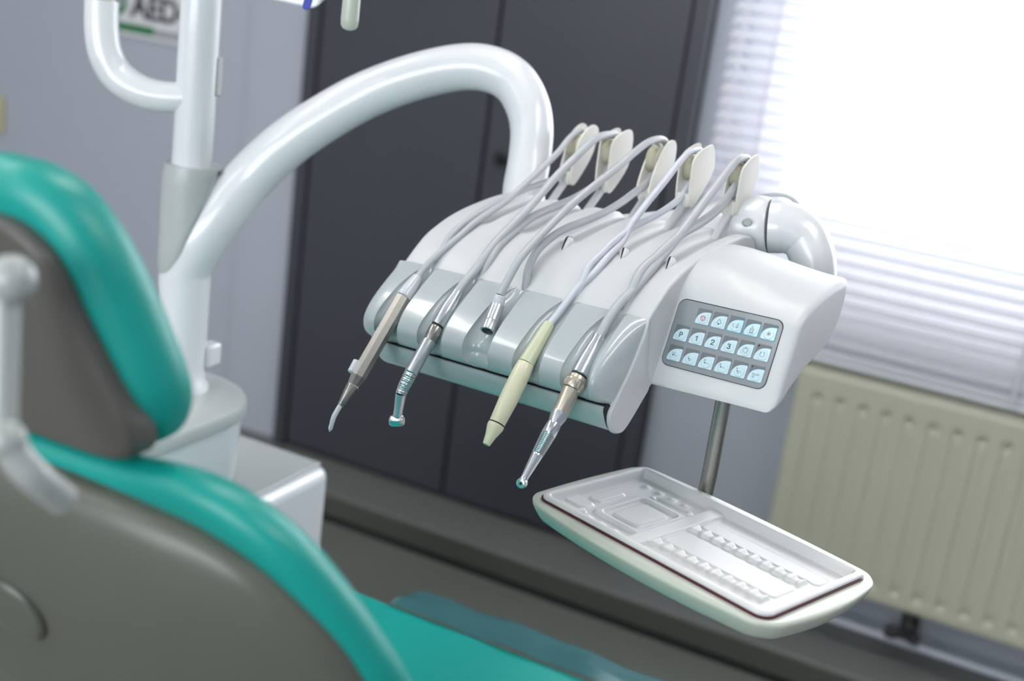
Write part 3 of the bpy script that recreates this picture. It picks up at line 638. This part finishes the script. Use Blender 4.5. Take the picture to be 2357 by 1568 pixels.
# ------------------------------------------------------------------ instruments, each with its own hose
def hosepath(P, n=6): return catmull(P, n)
FW = [[(-.345,-.0645,.0054),(-.345,-.0473,.0200),(-.344,-.0277,.0322),(-.339,-.0084,.0459),(-.337,.0226,.0635),(-.342,.0769,.0800),(-.345,.1167,.0972),(-.345,.1762,.1311),(-.345,.1981,.1476),(-.345,.2142,.1565),(-.345,.2279,.1584)],
      [(-.283,-.0692,.0022),(-.283,-.0547,.0151),(-.283,-.0388,.0260),(-.283,-.023,.0405),(-.283,-.0059,.0540),(-.283,.0235,.0714),(-.283,.0536,.0901),(-.283,.0933,.1175),(-.283,.1309,.1396),(-.283,.1617,.1565),(-.283,.1798,.1610),(-.283,.2007,.1620),(-.283,.2114,.1600)],
      [(-.221,-.0743,.0134),(-.221,-.0619,.0297),(-.221,-.046,.0480),(-.221,-.0252,.0625),(-.221,.0037,.0795),(-.221,.0336,.0963),(-.221,.0647,.1108),(-.221,.0862,.1200),(-.221,.1241,.1359),(-.221,.1563,.1511),(-.221,.1802,.1606),(-.221,.2013,.1640),(-.221,.2153,.1625),(-.221,.2234,.1561)],
      [(-.156,-.0762,-.0047),(-.156,-.0593,.0074),(-.156,-.0429,.0195),(-.1553,-.0302,.0300),(-.150,-.0141,.0421),(-.149,.008,.0565),(-.153,.0405,.0700),(-.156,.0597,.0864),(-.156,.0876,.1077),(-.156,.1182,.1284),(-.156,.1404,.1449),(-.156,.1611,.1570),(-.156,.1786,.1601),(-.156,.192,.158)],
      [(-.097,-.0732,-.0038),(-.097,-.0545,.0158),(-.097,-.0399,.0265),(-.094,-.0193,.0400),(-.093,.0025,.0545),(-.0957,.0332,.0690),(-.097,.0747,.0948),(-.097,.106,.1169),(-.097,.1333,.1361),(-.097,.1571,.1526),(-.097,.1684,.1582),(-.097,.1827,.1590),(-.097,.192,.156)]]
RT = [[(-.345,-.034,.016),(-.345,-.028,.0265),(-.345,-.0150,.0450),(-.345,-.0022,.0545),(-.345,.0227,.066),(-.345,.0594,.078),(-.345,.1012,.0885),(-.345,.1349,.0951),(-.345,.1805,.1018),(-.345,.205,.112),(-.345,.232,.132)],
      [(-.2795,-.036,.010),(-.2790,-.030,.0240),(-.2787,-.0206,.0364),(-.2804,-.0046,.0494),(-.2821,.0311,.0661),(-.283,.0589,.0759),(-.283,.0999,.0838),(-.283,.1393,.0916),(-.283,.1871,.1082),(-.283,.213,.134)],
      [(-.217,-.037,.006),(-.218,-.0352,.0233),(-.221,-.0293,.0362),(-.221,-.0173,.0530),(-.221,.0027,.0646),(-.221,.0292,.0730),(-.221,.0702,.0792),(-.221,.1082,.0865),(-.221,.1401,.0955),(-.221,.165,.1048),(-.221,.1869,.1126),(-.221,.212,.130)],
      [(-.155,-.036,.012),(-.155,-.0310,.0230),(-.154,-.0230,.0385),(-.156,-.0124,.0500),(-.156,.0112,.0617),(-.156,.0244,.0691),(-.156,.0605,.0821),(-.156,.0997,.0907),(-.156,.1298,.0984),(-.156,.1556,.1083),(-.156,.1757,.124)],
      [(-.096,-.035,.010),(-.096,-.0310,.0220),(-.095,-.0220,.0400),(-.097,-.0072,.0549),(-.097,.0181,.0657),(-.097,.0366,.0742),(-.097,.066,.0859),(-.097,.1063,.0954),(-.097,.1366,.1062),(-.097,.155,.1171),(-.097,.172,.130)]]
HR = [.0038, .0047, .0043, .0038, .0049]
HM = ['hose', 'hose', 'hose', 'hoseblue', 'hose']
def instrument(i, name, label, cat):
    t = tag(unit_empty(name, FW[i][0]), label, cat); off = FW[i][0]
    loop = FW[i] + [tuple(Vector(FW[i][-1]).lerp(Vector(RT[i][-1]), .5) + Vector((0, .009, 0)))] + RT[i][::-1]
    mb = MB(); tube(mb, catmull(loop, 6), HR[i], 18); mb.build('hose', HM[i], t, off=off, angle=60)
    return t, off
def P(i, v, w_, du=0): return (SL[i]+du, v, w_)
px = .000418
def irev(mb, A, B, prof, **k): return rev(mb, A, B, [(t, r*1.12*IR) for t, r in prof], **k)
def itube(mb, p, r, seg): return tube(mb, p, [x*1.12*IR for x in r], seg)
# 1 three-way syringe
IR = 1.12
t, of = instrument(0, 'air_water_syringe', 'steel air and water syringe with bent nozzle, leftmost instrument on the rest', 'syringe')
mb = MB(); irev(mb, P(0,-.0625,.0075), P(0,-.0835,-.0125), [(0, .0044), (.06, .0047), (.5, .0062), (.9, .0070), (.96, .0070), (1, .0066)]); mb.build('sleeve', 'clear', t, off=of)
mb = MB(); irev(mb, P(0,-.0833,-.0123), P(0,-.1478,-.0905), [(0, .0066), (.005, .0070), (1, .0070)], seg=8); irev(mb, P(0,-.1478,-.0905), P(0,-.1555,-.0995), [(0, .0070), (.9, .0052), (.95, .0055), (1, .0055)], seg=8); mb.build('body', 'steel', t, off=of, angle=20)
mb = MB(); irev(mb, P(0,-.1555,-.0995), P(0,-.1728,-.1178), [(0, .0052), (.05, .0052), (.97, .0026), (1, .0022)]); mb.build('cone', 'steel', t, off=of)
mb = MB(); irev(mb, P(0,-.1425,-.0755,-.0060), P(0,-.1515,-.0868,-.0055), [(0, .0035), (.05, .0045), (.95, .0045), (1, .0035)], seg=8); tag(mb.build('button', 'clear', t, off=of, angle=20), 'white two-part push button')
mb = MB(); itube(mb, catmull([P(0,-.1725,-.1175), P(0,-.1785,-.1245), P(0,-.1815,-.1290), P(0,-.1835,-.1345), P(0,-.1858,-.1415)], 4), [.0022]*4+[.0022]*4+[.0021]*4+[.0019]*4+[.0014], 16); tube(mb, [P(0,-.1858,-.1415), P(0,-.1864,-.1432)], .0009, 10); tag(mb.build('nozzle', 'clear', t, off=of), 'bent pale plastic nozzle')
# 2 turbine
IR = 1.10
t, of = instrument(1, 'turbine_handpiece', 'chrome turbine handpiece with ribbed bent neck, second instrument from the left', 'dental handpiece')
mb = MB(); irev(mb, P(1,-.0672,.0042), P(1,-.0968,-.0285), [(0, .0036), (.01, .0044), (.20, .0047), (.21, .0052), (.35, .0055), (.5, .0060), (.98, .0062), (1, .0058)]); mb.build('coupling', 'alu', t, off=of)
mb = MB(); irev(mb, P(1,-.0968,-.0285), P(1,-.0982,-.0303), [(0, .0054), (1, .0054)]); mb.build('seal_ring', 'black', t, off=of)
mb = MB(); irev(mb, P(1,-.0982,-.0303), P(1,-.1085,-.0435), [(0, .0056), (.1, .0060), (.5, .0060), (.95, .0054), (1, .0052)], seg=36)
A, B_ = Vector(P(1,-.0990,-.0313)), Vector(P(1,-.1070,-.0415)); D = (B_-A).normalized(); N = D.cross(Vector((1,0,0))).normalized()
for k in range(14):
    th = 2*PI*k/14; r_ = Vector((1,0,0))*math.cos(th) + N*math.sin(th); tube(mb, [A.lerp(B_, .15)+r_*.0071, A.lerp(B_, .85)+r_*.0064], .0006, 6)
mb.build('grip_ring', 'steel', t, off=of)
IR = 1.22
mb = MB(); irev(mb, P(1,-.1085,-.0435), P(1,-.1345,-.0740), [(0, .0048), (.01, .0054), (.98, .0052), (1, .0050)]); mb.build('barrel', 'alu', t, off=of)
pts = catmull([P(1,-.1345,-.0740), P(1,-.1405,-.0820), P(1,-.1450,-.0885), P(1,-.1480,-.0945)], 16); rr = [.0050 - .0008*i/len(pts) + .00032*math.cos(i*2*PI/3.6) for i in range(len(pts))]
mb = MB(); itube(mb, pts, rr, 28); mb.build('ribbed_neck', 'chrome', t, off=of, angle=60)
mb = MB(); irev(mb, P(1,-.1480,-.0945), P(1,-.1512,-.1175), [(0, .0041), (.75, .0034), (.8, .0035), (1, .0036)]); mb.build('shank', 'chrome', t, off=of)
mb = MB(); c0 = Vector(P(1,-.1510,-.1225)); IR = .95; ax0 = Vector((.905, .34, .15)).normalized(); irev(mb, c0-ax0*.0075, c0+ax0*.0068, [(0, .0046), (.04, .0052), (.15, .0056), (.78, .0056), (.80, .0050), (.83, .0053), (.93, .0052), (.95, .0045), (1, .0040)], seg=32); mb.build('head', 'chrome', t, off=of)
# 3 empty coupling
IR = 1.18
t, of = instrument(2, 'hose_coupling', 'empty metal hose coupling with open black end, lying in the middle slot', 'hose coupling')
mb = MB(); irev(mb, P(2,-.0738,.0128), P(2,-.0780,.0028), [(0, .0042), (.05, .0046), (.95, .0056), (1, .0054)]); mb.build('sleeve', 'clear', t, off=of)
mb = MB(); irev(mb, P(2,-.0780,.0028), P(2,-.0990,-.0198,.0062), [(0, .0052), (.02, .0057), (.62, .0059), (.63, .0057), (.65, .0059), (.99, .0059), (1, .0056), (1, .0046), (.8, .0044)], caps=False); mb.build('barrel', 'alu', t, off=of, angle=30)
mb = MB(); irev(mb, P(2,-.0955,-.0160,.0050), P(2,-.0977,-.0184,.0058), [(0, .0046), (1, .0046)]); irev(mb, P(2,-.0975,-.0182,.0057), P(2,-.0984,-.0192,.0060), [(0, .0018), (1, .0018)], seg=12); tag(mb.build('socket', 'black', t, off=of), 'black open socket')
# 4 scaler
IR = 1.0
t, of = instrument(3, 'scaler_handpiece', 'cream plastic scaler handpiece, fourth instrument from the left', 'dental handpiece')
mb = MB(); irev(mb, P(3,-.0745,-.0025), P(3,-.1085,-.0385), [(0, .0042), (.02, .0050), (.5, .0062), (.9, .0072), (1, .0074)]); mb.build('sleeve', 'creamgreen', t, off=of)
mb = MB(); irev(mb, P(3,-.1085,-.0385), P(3,-.1482,-.0925), [(0, .0074), (.005, .0076), (.15, .0084), (.3, .0086), (.6, .0085), (.99, .0072), (1, .0070)]); mb.build('body', 'cream', t, off=of)
mb = MB(); irev(mb, P(3,-.1480,-.0922), P(3,-.1489,-.0934), [(0, .0073), (1, .0073)]); mb.build('seal_ring', 'black', t, off=of)
mb = MB(); irev(mb, P(3,-.1489,-.0934), P(3,-.1625,-.1110), [(0, .0074), (.12, .0075), (.2, .0072), (.55, .0050), (.95, .0035), (1, .0032), (1, .0016), (.9, .0014)], caps=False); mb.build('tip', 'cream', t, off=of)
# 5 micromotor with contra-angle
IR = 1.12
t, of = instrument(4, 'micromotor_handpiece', 'long silver and champagne motor handpiece with small round head, rightmost instrument', 'dental handpiece')
mb = MB(); irev(mb, P(4,-.0725,-.0030), P(4,-.1010,-.0375), [(0, .0042), (.01, .0048), (.22, .0048), (.23, .0054), (.4, .0058), (.7, .0070), (.98, .0073), (1, .0068)]); mb.build('coupling', 'alu', t, off=of)
mb = MB(); irev(mb, P(4,-.1010,-.0375), P(4,-.1022,-.0390), [(0, .0066), (1, .0066)]); mb.build('seal_ring', 'black', t, off=of)
mb = MB(); irev(mb, P(4,-.1022,-.0390), P(4,-.1120,-.0500), [(0, .0066), (.05, .0072), (.3, .0077), (.33, .0073), (.36, .0078), (.95, .0076), (1, .0072)], seg=36)
A, B_ = Vector(P(4,-.1055,-.0427)), Vector(P(4,-.1112,-.0491)); D = (B_-A).normalized(); N = D.cross(Vector((1,0,0))).normalized()
for k in range(12):
    th = 2*PI*k/12; r_ = Vector((1,0,0))*math.cos(th) + N*math.sin(th); tube(mb, [A.lerp(B_, .1)+r_*.0093, A.lerp(B_, .5)+r_*.0097, A.lerp(B_, .9)+r_*.0091], [.0006, .0011, .0006], 8)
mb.build('clamp_ring', 'gold', t, off=of)
mb = MB(); irev(mb, P(4,-.1120,-.0500), P(4,-.1275,-.0705), [(0, .0072), (.02, .0069), (.97, .0066), (1, .0064)]); mb.build('motor_barrel', 'gold', t, off=of)
mb = MB(); irev(mb, P(4,-.1275,-.0705), P(4,-.1355,-.0795), [(0, .0064), (.03, .0066), (.35, .0065), (1, .0051)]); mb.build('cone', 'alu', t, off=of)
IR = 1.2
L_ = [(0, .0049), (.03, .0052)]; n_ = 13
for k in range(n_*4): L_.append((.20 + .36*k/(n_*4), .0051 - .0010*k/(n_*4) + .00028*math.cos(k*PI/2)))
L_ += [(.58, .0040), (.93, .0027), (.95, .0026), (1, .0028)]
mb = MB(); irev(mb, P(4,-.1355,-.0795), P(4,-.1782,-.1262), L_, seg=32); mb.build('shank', 'chrome', t, off=of, angle=60)
c0 = Vector(P(4,-.1802,-.1286)); cdir = (UM.to_3x3().transposed() @ (CAM - UM @ c0)).normalized(); IR = 1.0; cdir = (cdir + Vector((-.25, 0, -.2))).normalized()
mb = MB(); irev(mb, c0-cdir*.005, c0+cdir*.0035, [(0, .0030), (.1, .0042), (.4, .0047), (.8, .0044), (.95, .0036), (.95, .0030), (.98, .0030), (1, .0022)], seg=32)
irev(mb, c0+cdir*.0030, c0+cdir*.0038, [(0, .0014), (1, .0013)], seg=16, mi=1); mb.build('head', ['chrome', 'black'], t, off=of)

# ------------------------------------------------------------------ tray table and the tray on it
ta = math.radians(-19.6); tm = Matrix.Rotation(ta, 4, 'Z'); TZ = CH - .53; tm.translation = Vector((-.476, 1.139, TZ))
TW, TD = .2875, .1665
tt = tag(empty('tray_table', tm), 'off-white tray platform on a steel rod below the keypad', 'tray table')
def bulged(e, b, r=.014):
    P0 = rrect(-e, -e, TW+e, TD+e, r+e, 6); out = []
    # densify so that sides can bow outward
    N = len(P0); Q = []
    for i in range(N):
        a, c = Vector(P0[i]), Vector(P0[(i+1) % N]); k = max(1, int((c-a).length/.012))
        for j in range(k): Q.append(a.lerp(c, j/k))
    for p in Q:
        fx, fy = min(1, max(0, p.x/TW)), min(1, max(0, p.y/TD)); q = p.copy()
        if p.y < .004: q.y -= b*4*fx*(1-fx)
        if p.y > TD-.004: q.y += b*.5*4*fx*(1-fx)
        if p.x > TW-.004: q.x += b*.9*4*fy*(1-fy)
        if p.x < .004: q.x -= b*.3*4*fy*(1-fy)
        out.append(q)
    return out
mb = MB(); R = []; ref = bulged(.007, 0)
for z, e, b in ((-.0045, .004, 0), (-.0038, .0060, .003), (-.0040, .0084, .008), (-.0046, .0095, .0105), (-.0062, .0100, .0118), (-.0085, .0096, .0122), (-.014, .0075, .0126), (-.020, .0045, .0126), (-.0240, .0018, .0122), (-.0256, -.002, .010), (-.0262, -.009, .008)):
    s = [(p.x, p.y) for p in bulged(.007, b)]; c = Vector((TW/2, TD/2)); ring = []
    for x, y in s:
        k1, k2 = (TW/2+e)/(TW/2+.007), (TD/2+e)/(TD/2+.007); ring.append((c.x+(x-c.x)*k1, c.y+(y-c.y)*k2, z))
    R.append(ring)
R.reverse()
for z, e in ((-.0046, -.0015), (-.0060, -.0035), (-.0155, -.0050), (-.0160, -.008)):
    c = Vector((TW/2, TD/2)); k1, k2 = (TW/2+e)/(TW/2+.007), (TD/2+e)/(TD/2+.007)
    R.append([(c.x+(p.x-c.x)*k1, c.y+(p.y-c.y)*k2, z) for p in bulged(.007, 0)])
rings(mb, R); mb.build('platform', 'trayframe', tt, angle=60)
mb = MB(); go = rrect(-.0015, -.0015, TW+.0015, TD+.0015, .014, 6); gi = inset(go, .004)
rings(mb, [[(x, y, -.0046) for x, y in go], [(x, y, -.0026) for x, y in go], [(x, y, -.0026) for x, y in gi], [(x, y, -.0046) for x, y in gi], [(x, y, -.0046) for x, y in go]], cap0=False, cap1=False); tag(mb.build('rim_shadow', 'maroon', tt), 'thin maroon shadow line under the tray rim')  # maroon frame paints the reddish shadow in the gap under the rim
itm = tm.inverted(); top = itm @ at(1666, 915, 1.352); bot = itm @ Vector(at(1626, 1132, 1.378)); 
_r = ray(1632, 1100); _r2 = itm.to_3x3() @ _r; _o = itm @ CAM; yr = TD + .026; _t = (yr - _o.y)/_r2.y; xr = _o.x + _r2.x*_t; print('rod', xr, yr)
mb = MB(); tube(mb, catmull([(xr, yr, top.z+.02), (xr, yr, (top.z)/2), (xr, yr, .01), (xr, yr-.004, -.02), (xr, yr-.02, -.034), (xr, yr-.05, -.036), (xr, TD/2, -.036)], 6), .0085, 24); mb.build('support_rod', 'steel', tt)
mb = MB(); rev(mb, (TW/2, TD/2, -.040), (TW/2, TD/2, -.0255), [(0, .04), (.7, .05), (1, .05)]); mb.build('swivel_plate', 'trayframe', tt)
# tray as a moulded height field
def trayh(a, b):
    e = min(a, TW-a, b, TD-b)
    cxa, cxb = min(a, TW-a), min(b, TD-b); rc = .013
    if cxa < rc and cxb < rc: e = rc - math.hypot(rc-cxa, rc-cxb)
    base = -.0098*sstep(.0065, .0125, e) - .0012*(1-sstep(0, .003, e))
    if e < .0065: return base
    h = 0
    def rbox(x0, y0, x1, y1, s=.0025, r=.006):      # soft box mask
        dx = max(x0-a, a-x1); dy = max(y0-b, b-y1)
        d = math.hypot(max(dx, -r)+r, max(dy, -r)+r)-r if dx > -r and dy > -r else max(dx, dy)
        return 1 - sstep(-s/2, s/2, d)
    # ridges framing compartments on the left
    h = max(h, .0055*(rbox(.106, .012, .124, .158)))                                    # wall between left and right halves
    h = max(h, .0050*(rbox(.045, .034, .108, .114) - rbox(.052, .041, .101, .107)))      # square frame
    h = max(h, .0038*rbox(.060, .048, .094, .098, .003))                                  # raised pad inside the frame
    h = max(h, .0050*(rbox(.008, .030, .036, .050)*.6))
    h = max(h, .0060*(rbox(.036, .010, .044, .030)))
    h = max(h, .0050*(rbox(.052, .114, .106, .128) - rbox(.058, .117, .100, .125)))
    for k in range(4):
        x_ = .030 + .018*k; h = max(h, .0045*math.exp(-((a-x_)/.0035)**2 - ((b-.137)/.005)**2))
        h = max(h, .0045*math.exp(-((a-x_-.004)/.004)**2 - ((b-.020)/.004)**2))
    h = max(h, .0045*rbox(.018, .056, .034, .100, .003)*.7)
    # two notched combs on the right half
    for b0 in (.100, .039):
        if .122 < a < .262:
            notch = .5 + .5*math.cos(2*PI*(a-.127)/.0148)
            wd_ = .0045 + .0030*notch
            m_ = 1 - sstep(wd_-.0015, wd_+.0015, abs(b-b0))
            h = max(h, (.0042 + .0030*notch)*m_*sstep(.122, .127, a)*(1-sstep(.257, .262, a)))
    # steps of the long channels
    h = max(h, .0022*rbox(.126, .050, .262, .088, .003))
    h = max(h, .0018*rbox(.126, .110, .270, .132, .003))
    return base + h*.62*sstep(.009, .014, e)
nx, ny = 300, 174; vs = []; fs = []
def inside(a, b):
    rc = .013; cxa, cxb = min(a, TW-a), min(b, TD-b)
    if cxa < rc and cxb < rc:
        d = math.hypot(rc-cxa, rc-cxb)
        if d > rc:
            k = rc/d; a2 = (rc-(rc-cxa)*k); b2 = (rc-(rc-cxb)*k)
            return (a2 if a < TW/2 else TW-a2), (b2 if b < TD/2 else TD-b2)
    return a, b
for j in range(ny+1):
    for i in range(nx+1):
        a, b = inside(TW*i/nx, TD*j/ny); vs.append((a, b, .0 + trayh(a, b) + .0115*0))
for j in range(ny):
    for i in range(nx):
        q = j*(nx+1)+i; fs.append((q, q+1, q+nx+2, q+nx+1))
# rim skirt
n0 = len(vs); border = [i for i in range(nx+1)] + [(j+1)*(nx+1)-1 for j in range(1, ny+1)] + [ny*(nx+1)+i for i in range(nx-1, -1, -1)] + [j*(nx+1) for j in range(ny-1, 0, -1)]
for q in border: vs.append((vs[q][0], vs[q][1], -.0035))
L_ = len(border)
for k in range(L_): fs.append((border[k], n0+k, n0+(k+1) % L_, border[(k+1) % L_]))
tr_m = tm.copy(); tr_m.translation = tm.translation + Vector((0, 0, .0012))
tr = MB().add(vs, fs).build('instrument_tray', 'tray', angle=80); tr.matrix_world = tr_m
tag(tr, 'shallow white moulded instrument tray with notched ridges lying on the tray platform', 'tray')

# ------------------------------------------------------------------ dental chair
XC = -.622
ch_ = tag(empty('dental_chair', loc=(XC, 1.15, 0)), 'teal upholstered dental chair with grey plastic back shell in the left foreground', 'dental chair')
co = ch_.location
def mirror(P): return P + [(2*XC - x, z) for x, z in P[::-1]]
def slab(mb, poly, yfun, y0, y1, r, rf=None, k=7):
    """outline in (x, z) on a sloped plane y = yfun(z); rounded front (r) and rear (rf) edges"""
    rf = r if rf is None else rf; R = []
    for i in range(k+1):
        a = PI/2*i/k; q = inset(poly, r*(1-math.sin(a))); R.append([(x, yfun(z) + y0 + r*(1-math.cos(a)), z) for x, z in q])
    for i in range(k+1):
        a = PI/2*i/k; q = inset(poly, rf*(1-math.cos(a))); R.append([(x, yfun(z) + y1 - rf + rf*math.sin(a), z) for x, z in q])
    return rings(mb, R)
def dome(mb, poly, yfun, y0, h, k=9, pw=.55):
    """outline domed toward the photographer (rear of the chair)"""
    cxz = (XC, sum(z for _, z in poly)/len(poly)); R = []
    for i in range(k+1):
        s = math.cos(PI/2*i/k)*.92 + .08; hh = h*math.sin(PI/2*i/k)**(pw*2)
        R.append([((x-cxz[0])*s + cxz[0], yfun((z-cxz[1])*s + cxz[1]) + y0 - hh, (z-cxz[1])*s + cxz[1]) for x, z in poly])
    R.insert(0, [(x, yfun(z) + y0 + .02, z) for x, z in poly])
    return rings(mb, R)
# headrest
hy = lambda z: .579 + (-.25)*((z-CH) + .256)
hc = [(XC, Z(-.160)), (-.600, Z(-.161)), (-.575, Z(-.170)), (-.553, Z(-.190)), (-.535, Z(-.218)), (-.520, Z(-.252)), (-.508, Z(-.285)), (-.508, Z(-.308)), (-.520, Z(-.330)), (-.545, Z(-.345)), (-.58, Z(-.352)), (XC, Z(-.354))]
poly = [tuple(p) for p in catclosed([hc[0]] + hc[1:-1] + [hc[-1]] + [(2*XC-x, z) for x, z in hc[1:-1][::-1]], 4)]
mb = MB(); poly = [((x-XC)*.93+XC, z-.004) for x, z in poly]; slab(mb, poly, hy, .004, .056, .026, .022); hr = mb.build('headrest', 'teal', ch_, off=co, angle=80)
hp0 = [(XC, Z(-.196)), (-.598, Z(-.198)), (-.579, Z(-.208)), (-.568, Z(-.224)), (-.556, Z(-.252)), (-.535, Z(-.294)), (-.524, Z(-.318)), (-.527, Z(-.338)), (-.548, Z(-.348)), (-.585, Z(-.350)), (XC, Z(-.350))]
poly = [tuple(p) for p in catclosed(hp0 + [(2*XC-x, z) for x, z in hp0[1:-1][::-1]], 4)]
mb = MB(); slab(mb, poly, hy, -.010, .016, .007, .003); tag(mb.build('backing_plate', 'plate', hr, off=co, angle=80), 'dark grey plastic backing plate')
k1, k2 = at(28, 642, .735), at(14, 1012, .735)
for c_, r_ in ((k1, .0140), (k2, .0120)):
    mb = MB()
    L_ = [(.5-.5*math.cos(PI*i/14), r_*math.sin(PI*i/14)+1e-5) for i in range(15)]; rev(mb, c_-Vector((0, r_, 0)), c_+Vector((0, r_, 0)), L_)
    mb.build('ball_joint', 'knob', ch_, off=co)
mb = MB(); tube(mb, [k1+Vector((-.010, .004, 0)), k2+Vector((-.008, .004, 0))], .0095, 20); tube(mb, catmull([k2, k2+Vector((.006, .004, -.012)), k2+Vector((.012, .010, -.022)), k2+Vector((.014, .030, -.042))], 5), .0100, 18); mb.build('joint_link', 'knob', ch_, off=co)
# backrest
by = lambda z: .611 - .5*((z-CH) + .355)
bc_ = [(XC, Z(-.345)), (-.56, Z(-.343)), (-.50, Z(-.335)), (-.455, Z(-.340)), (-.415, Z(-.362)), (-.388, Z(-.395)), (-.366, Z(-.435)), (-.350, Z(-.475)), (-.338, Z(-.54)), (-.335, Z(-.64)), (-.340, Z(-.76)), (-.36, Z(-.84)), (-.42, Z(-.87)), (XC, Z(-.875))]
poly = [tuple(p) for p in catclosed(bc_ + [(2*XC-x, z) for x, z in bc_[1:-1][::-1]], 4)]
mb = MB(); poly = [((x-XC)*.955+XC, z-.012) for x, z in poly]; slab(mb, poly, by, -.015, .030, .022, .02); mb.build('backrest', 'teal', ch_, off=co, angle=80)
sh = [(XC, Z(-.372)), (-.57, Z(-.372)), (-.52, Z(-.374)), (-.475, Z(-.380)), (-.435, Z(-.398)), (-.402, Z(-.430)), (-.381, Z(-.468)), (-.368, Z(-.52)), (-.362, Z(-.62)), (-.368, Z(-.75)), (-.39, Z(-.83)), (-.44, Z(-.855)), (XC, Z(-.86))]
poly = [tuple(p) for p in catclosed(sh + [(2*XC-x, z) for x, z in sh[1:-1][::-1]], 4)]
mb = MB(); dome(mb, poly, by, -.016, .055); shl = mb.build('back_shell', 'shell', ch_, off=co, angle=80); tag(shl, 'large grey-green plastic back shell')
bpy.context.view_layer.update(); _h = shl.ray_cast(CAM - co, ray(35, 1400)); kc = _h[1] + co; nrm = _h[2]; nrm = nrm if nrm.dot(CAM-kc) > 0 else -nrm; mb = MB(); print('cap', kc, nrm)
rev(mb, kc - nrm*.008, kc + nrm*.006, [(0, .029), (.75, .029), (.9, .0275), (.97, .025), (1, .020)], seg=40); tag(mb.build('round_cap', 'shell', ch_, off=co), 'round pivot cap')
# seat
st = rrect(-.90, .84, -.395, 1.452, .05, 8)
mb = MB(); R = [[(x, y, Z(-.985)) for x, y in st]]
for k in range(7):
    a = PI/2*k/6; R.append([(x, y, Z(-.902) - .022*(1-math.sin(a))) for x, y in inset(st, .022*(1-math.cos(a)))])
rings(mb, R); mb.build('seat', 'teal', ch_, off=co, angle=80)
MB().box((-.86, .86, Z(-1.02)), (-.42, 1.40, Z(-.985))).build('seat_base', 'shell', ch_, off=co, bevel=.01)
MB().box((-.80, .95, Z(-1.38)), (-.50, 1.25, Z(-1.02))).build('column', 'shell', ch_, off=co, bevel=.02)
MB().box((-.88, .75, 0), (-.42, 1.35, .07)).build('foot_plate', 'shell', ch_, off=co, bevel=.02)
MB().box((-.66, .80, Z(-.99)), (-.58, .90, Z(-.80))).build('back_hinge', 'shell', ch_, off=co, bevel=.01)
# clear protective film over the front end of the seat
nx, ny = 40, 16; vs = []; fs = []
for j in range(ny+1):
    for i in range(nx+1):
        x = -.80 + .42*i/nx; y = 1.435 + .088*j/ny; drop = max(0, y-1.462)
        z = -.898 - .25*drop - 1.2*max(0, x+.405)**1.2 + .0015*math.sin(x*55+y*20) + .0012*math.sin(x*23-y*60)
        vs.append((x, y - .02*math.sin(PI*i/nx)*0 + .004*math.sin(x*9+1)*(j/ny), Z(z)))
for j in range(ny):
    for i in range(nx):
        q = j*(nx+1)+i; fs.append((q, q+1, q+nx+2, q+nx+1))
fo = MB().add(vs, fs).build('protective_film', 'film', angle=180)
sm = fo.modifiers.new('thickness', 'SOLIDIFY'); sm.thickness = .0004
tag(fo, 'clear bluish plastic film draped over the front edge of the teal seat', 'plastic cover')
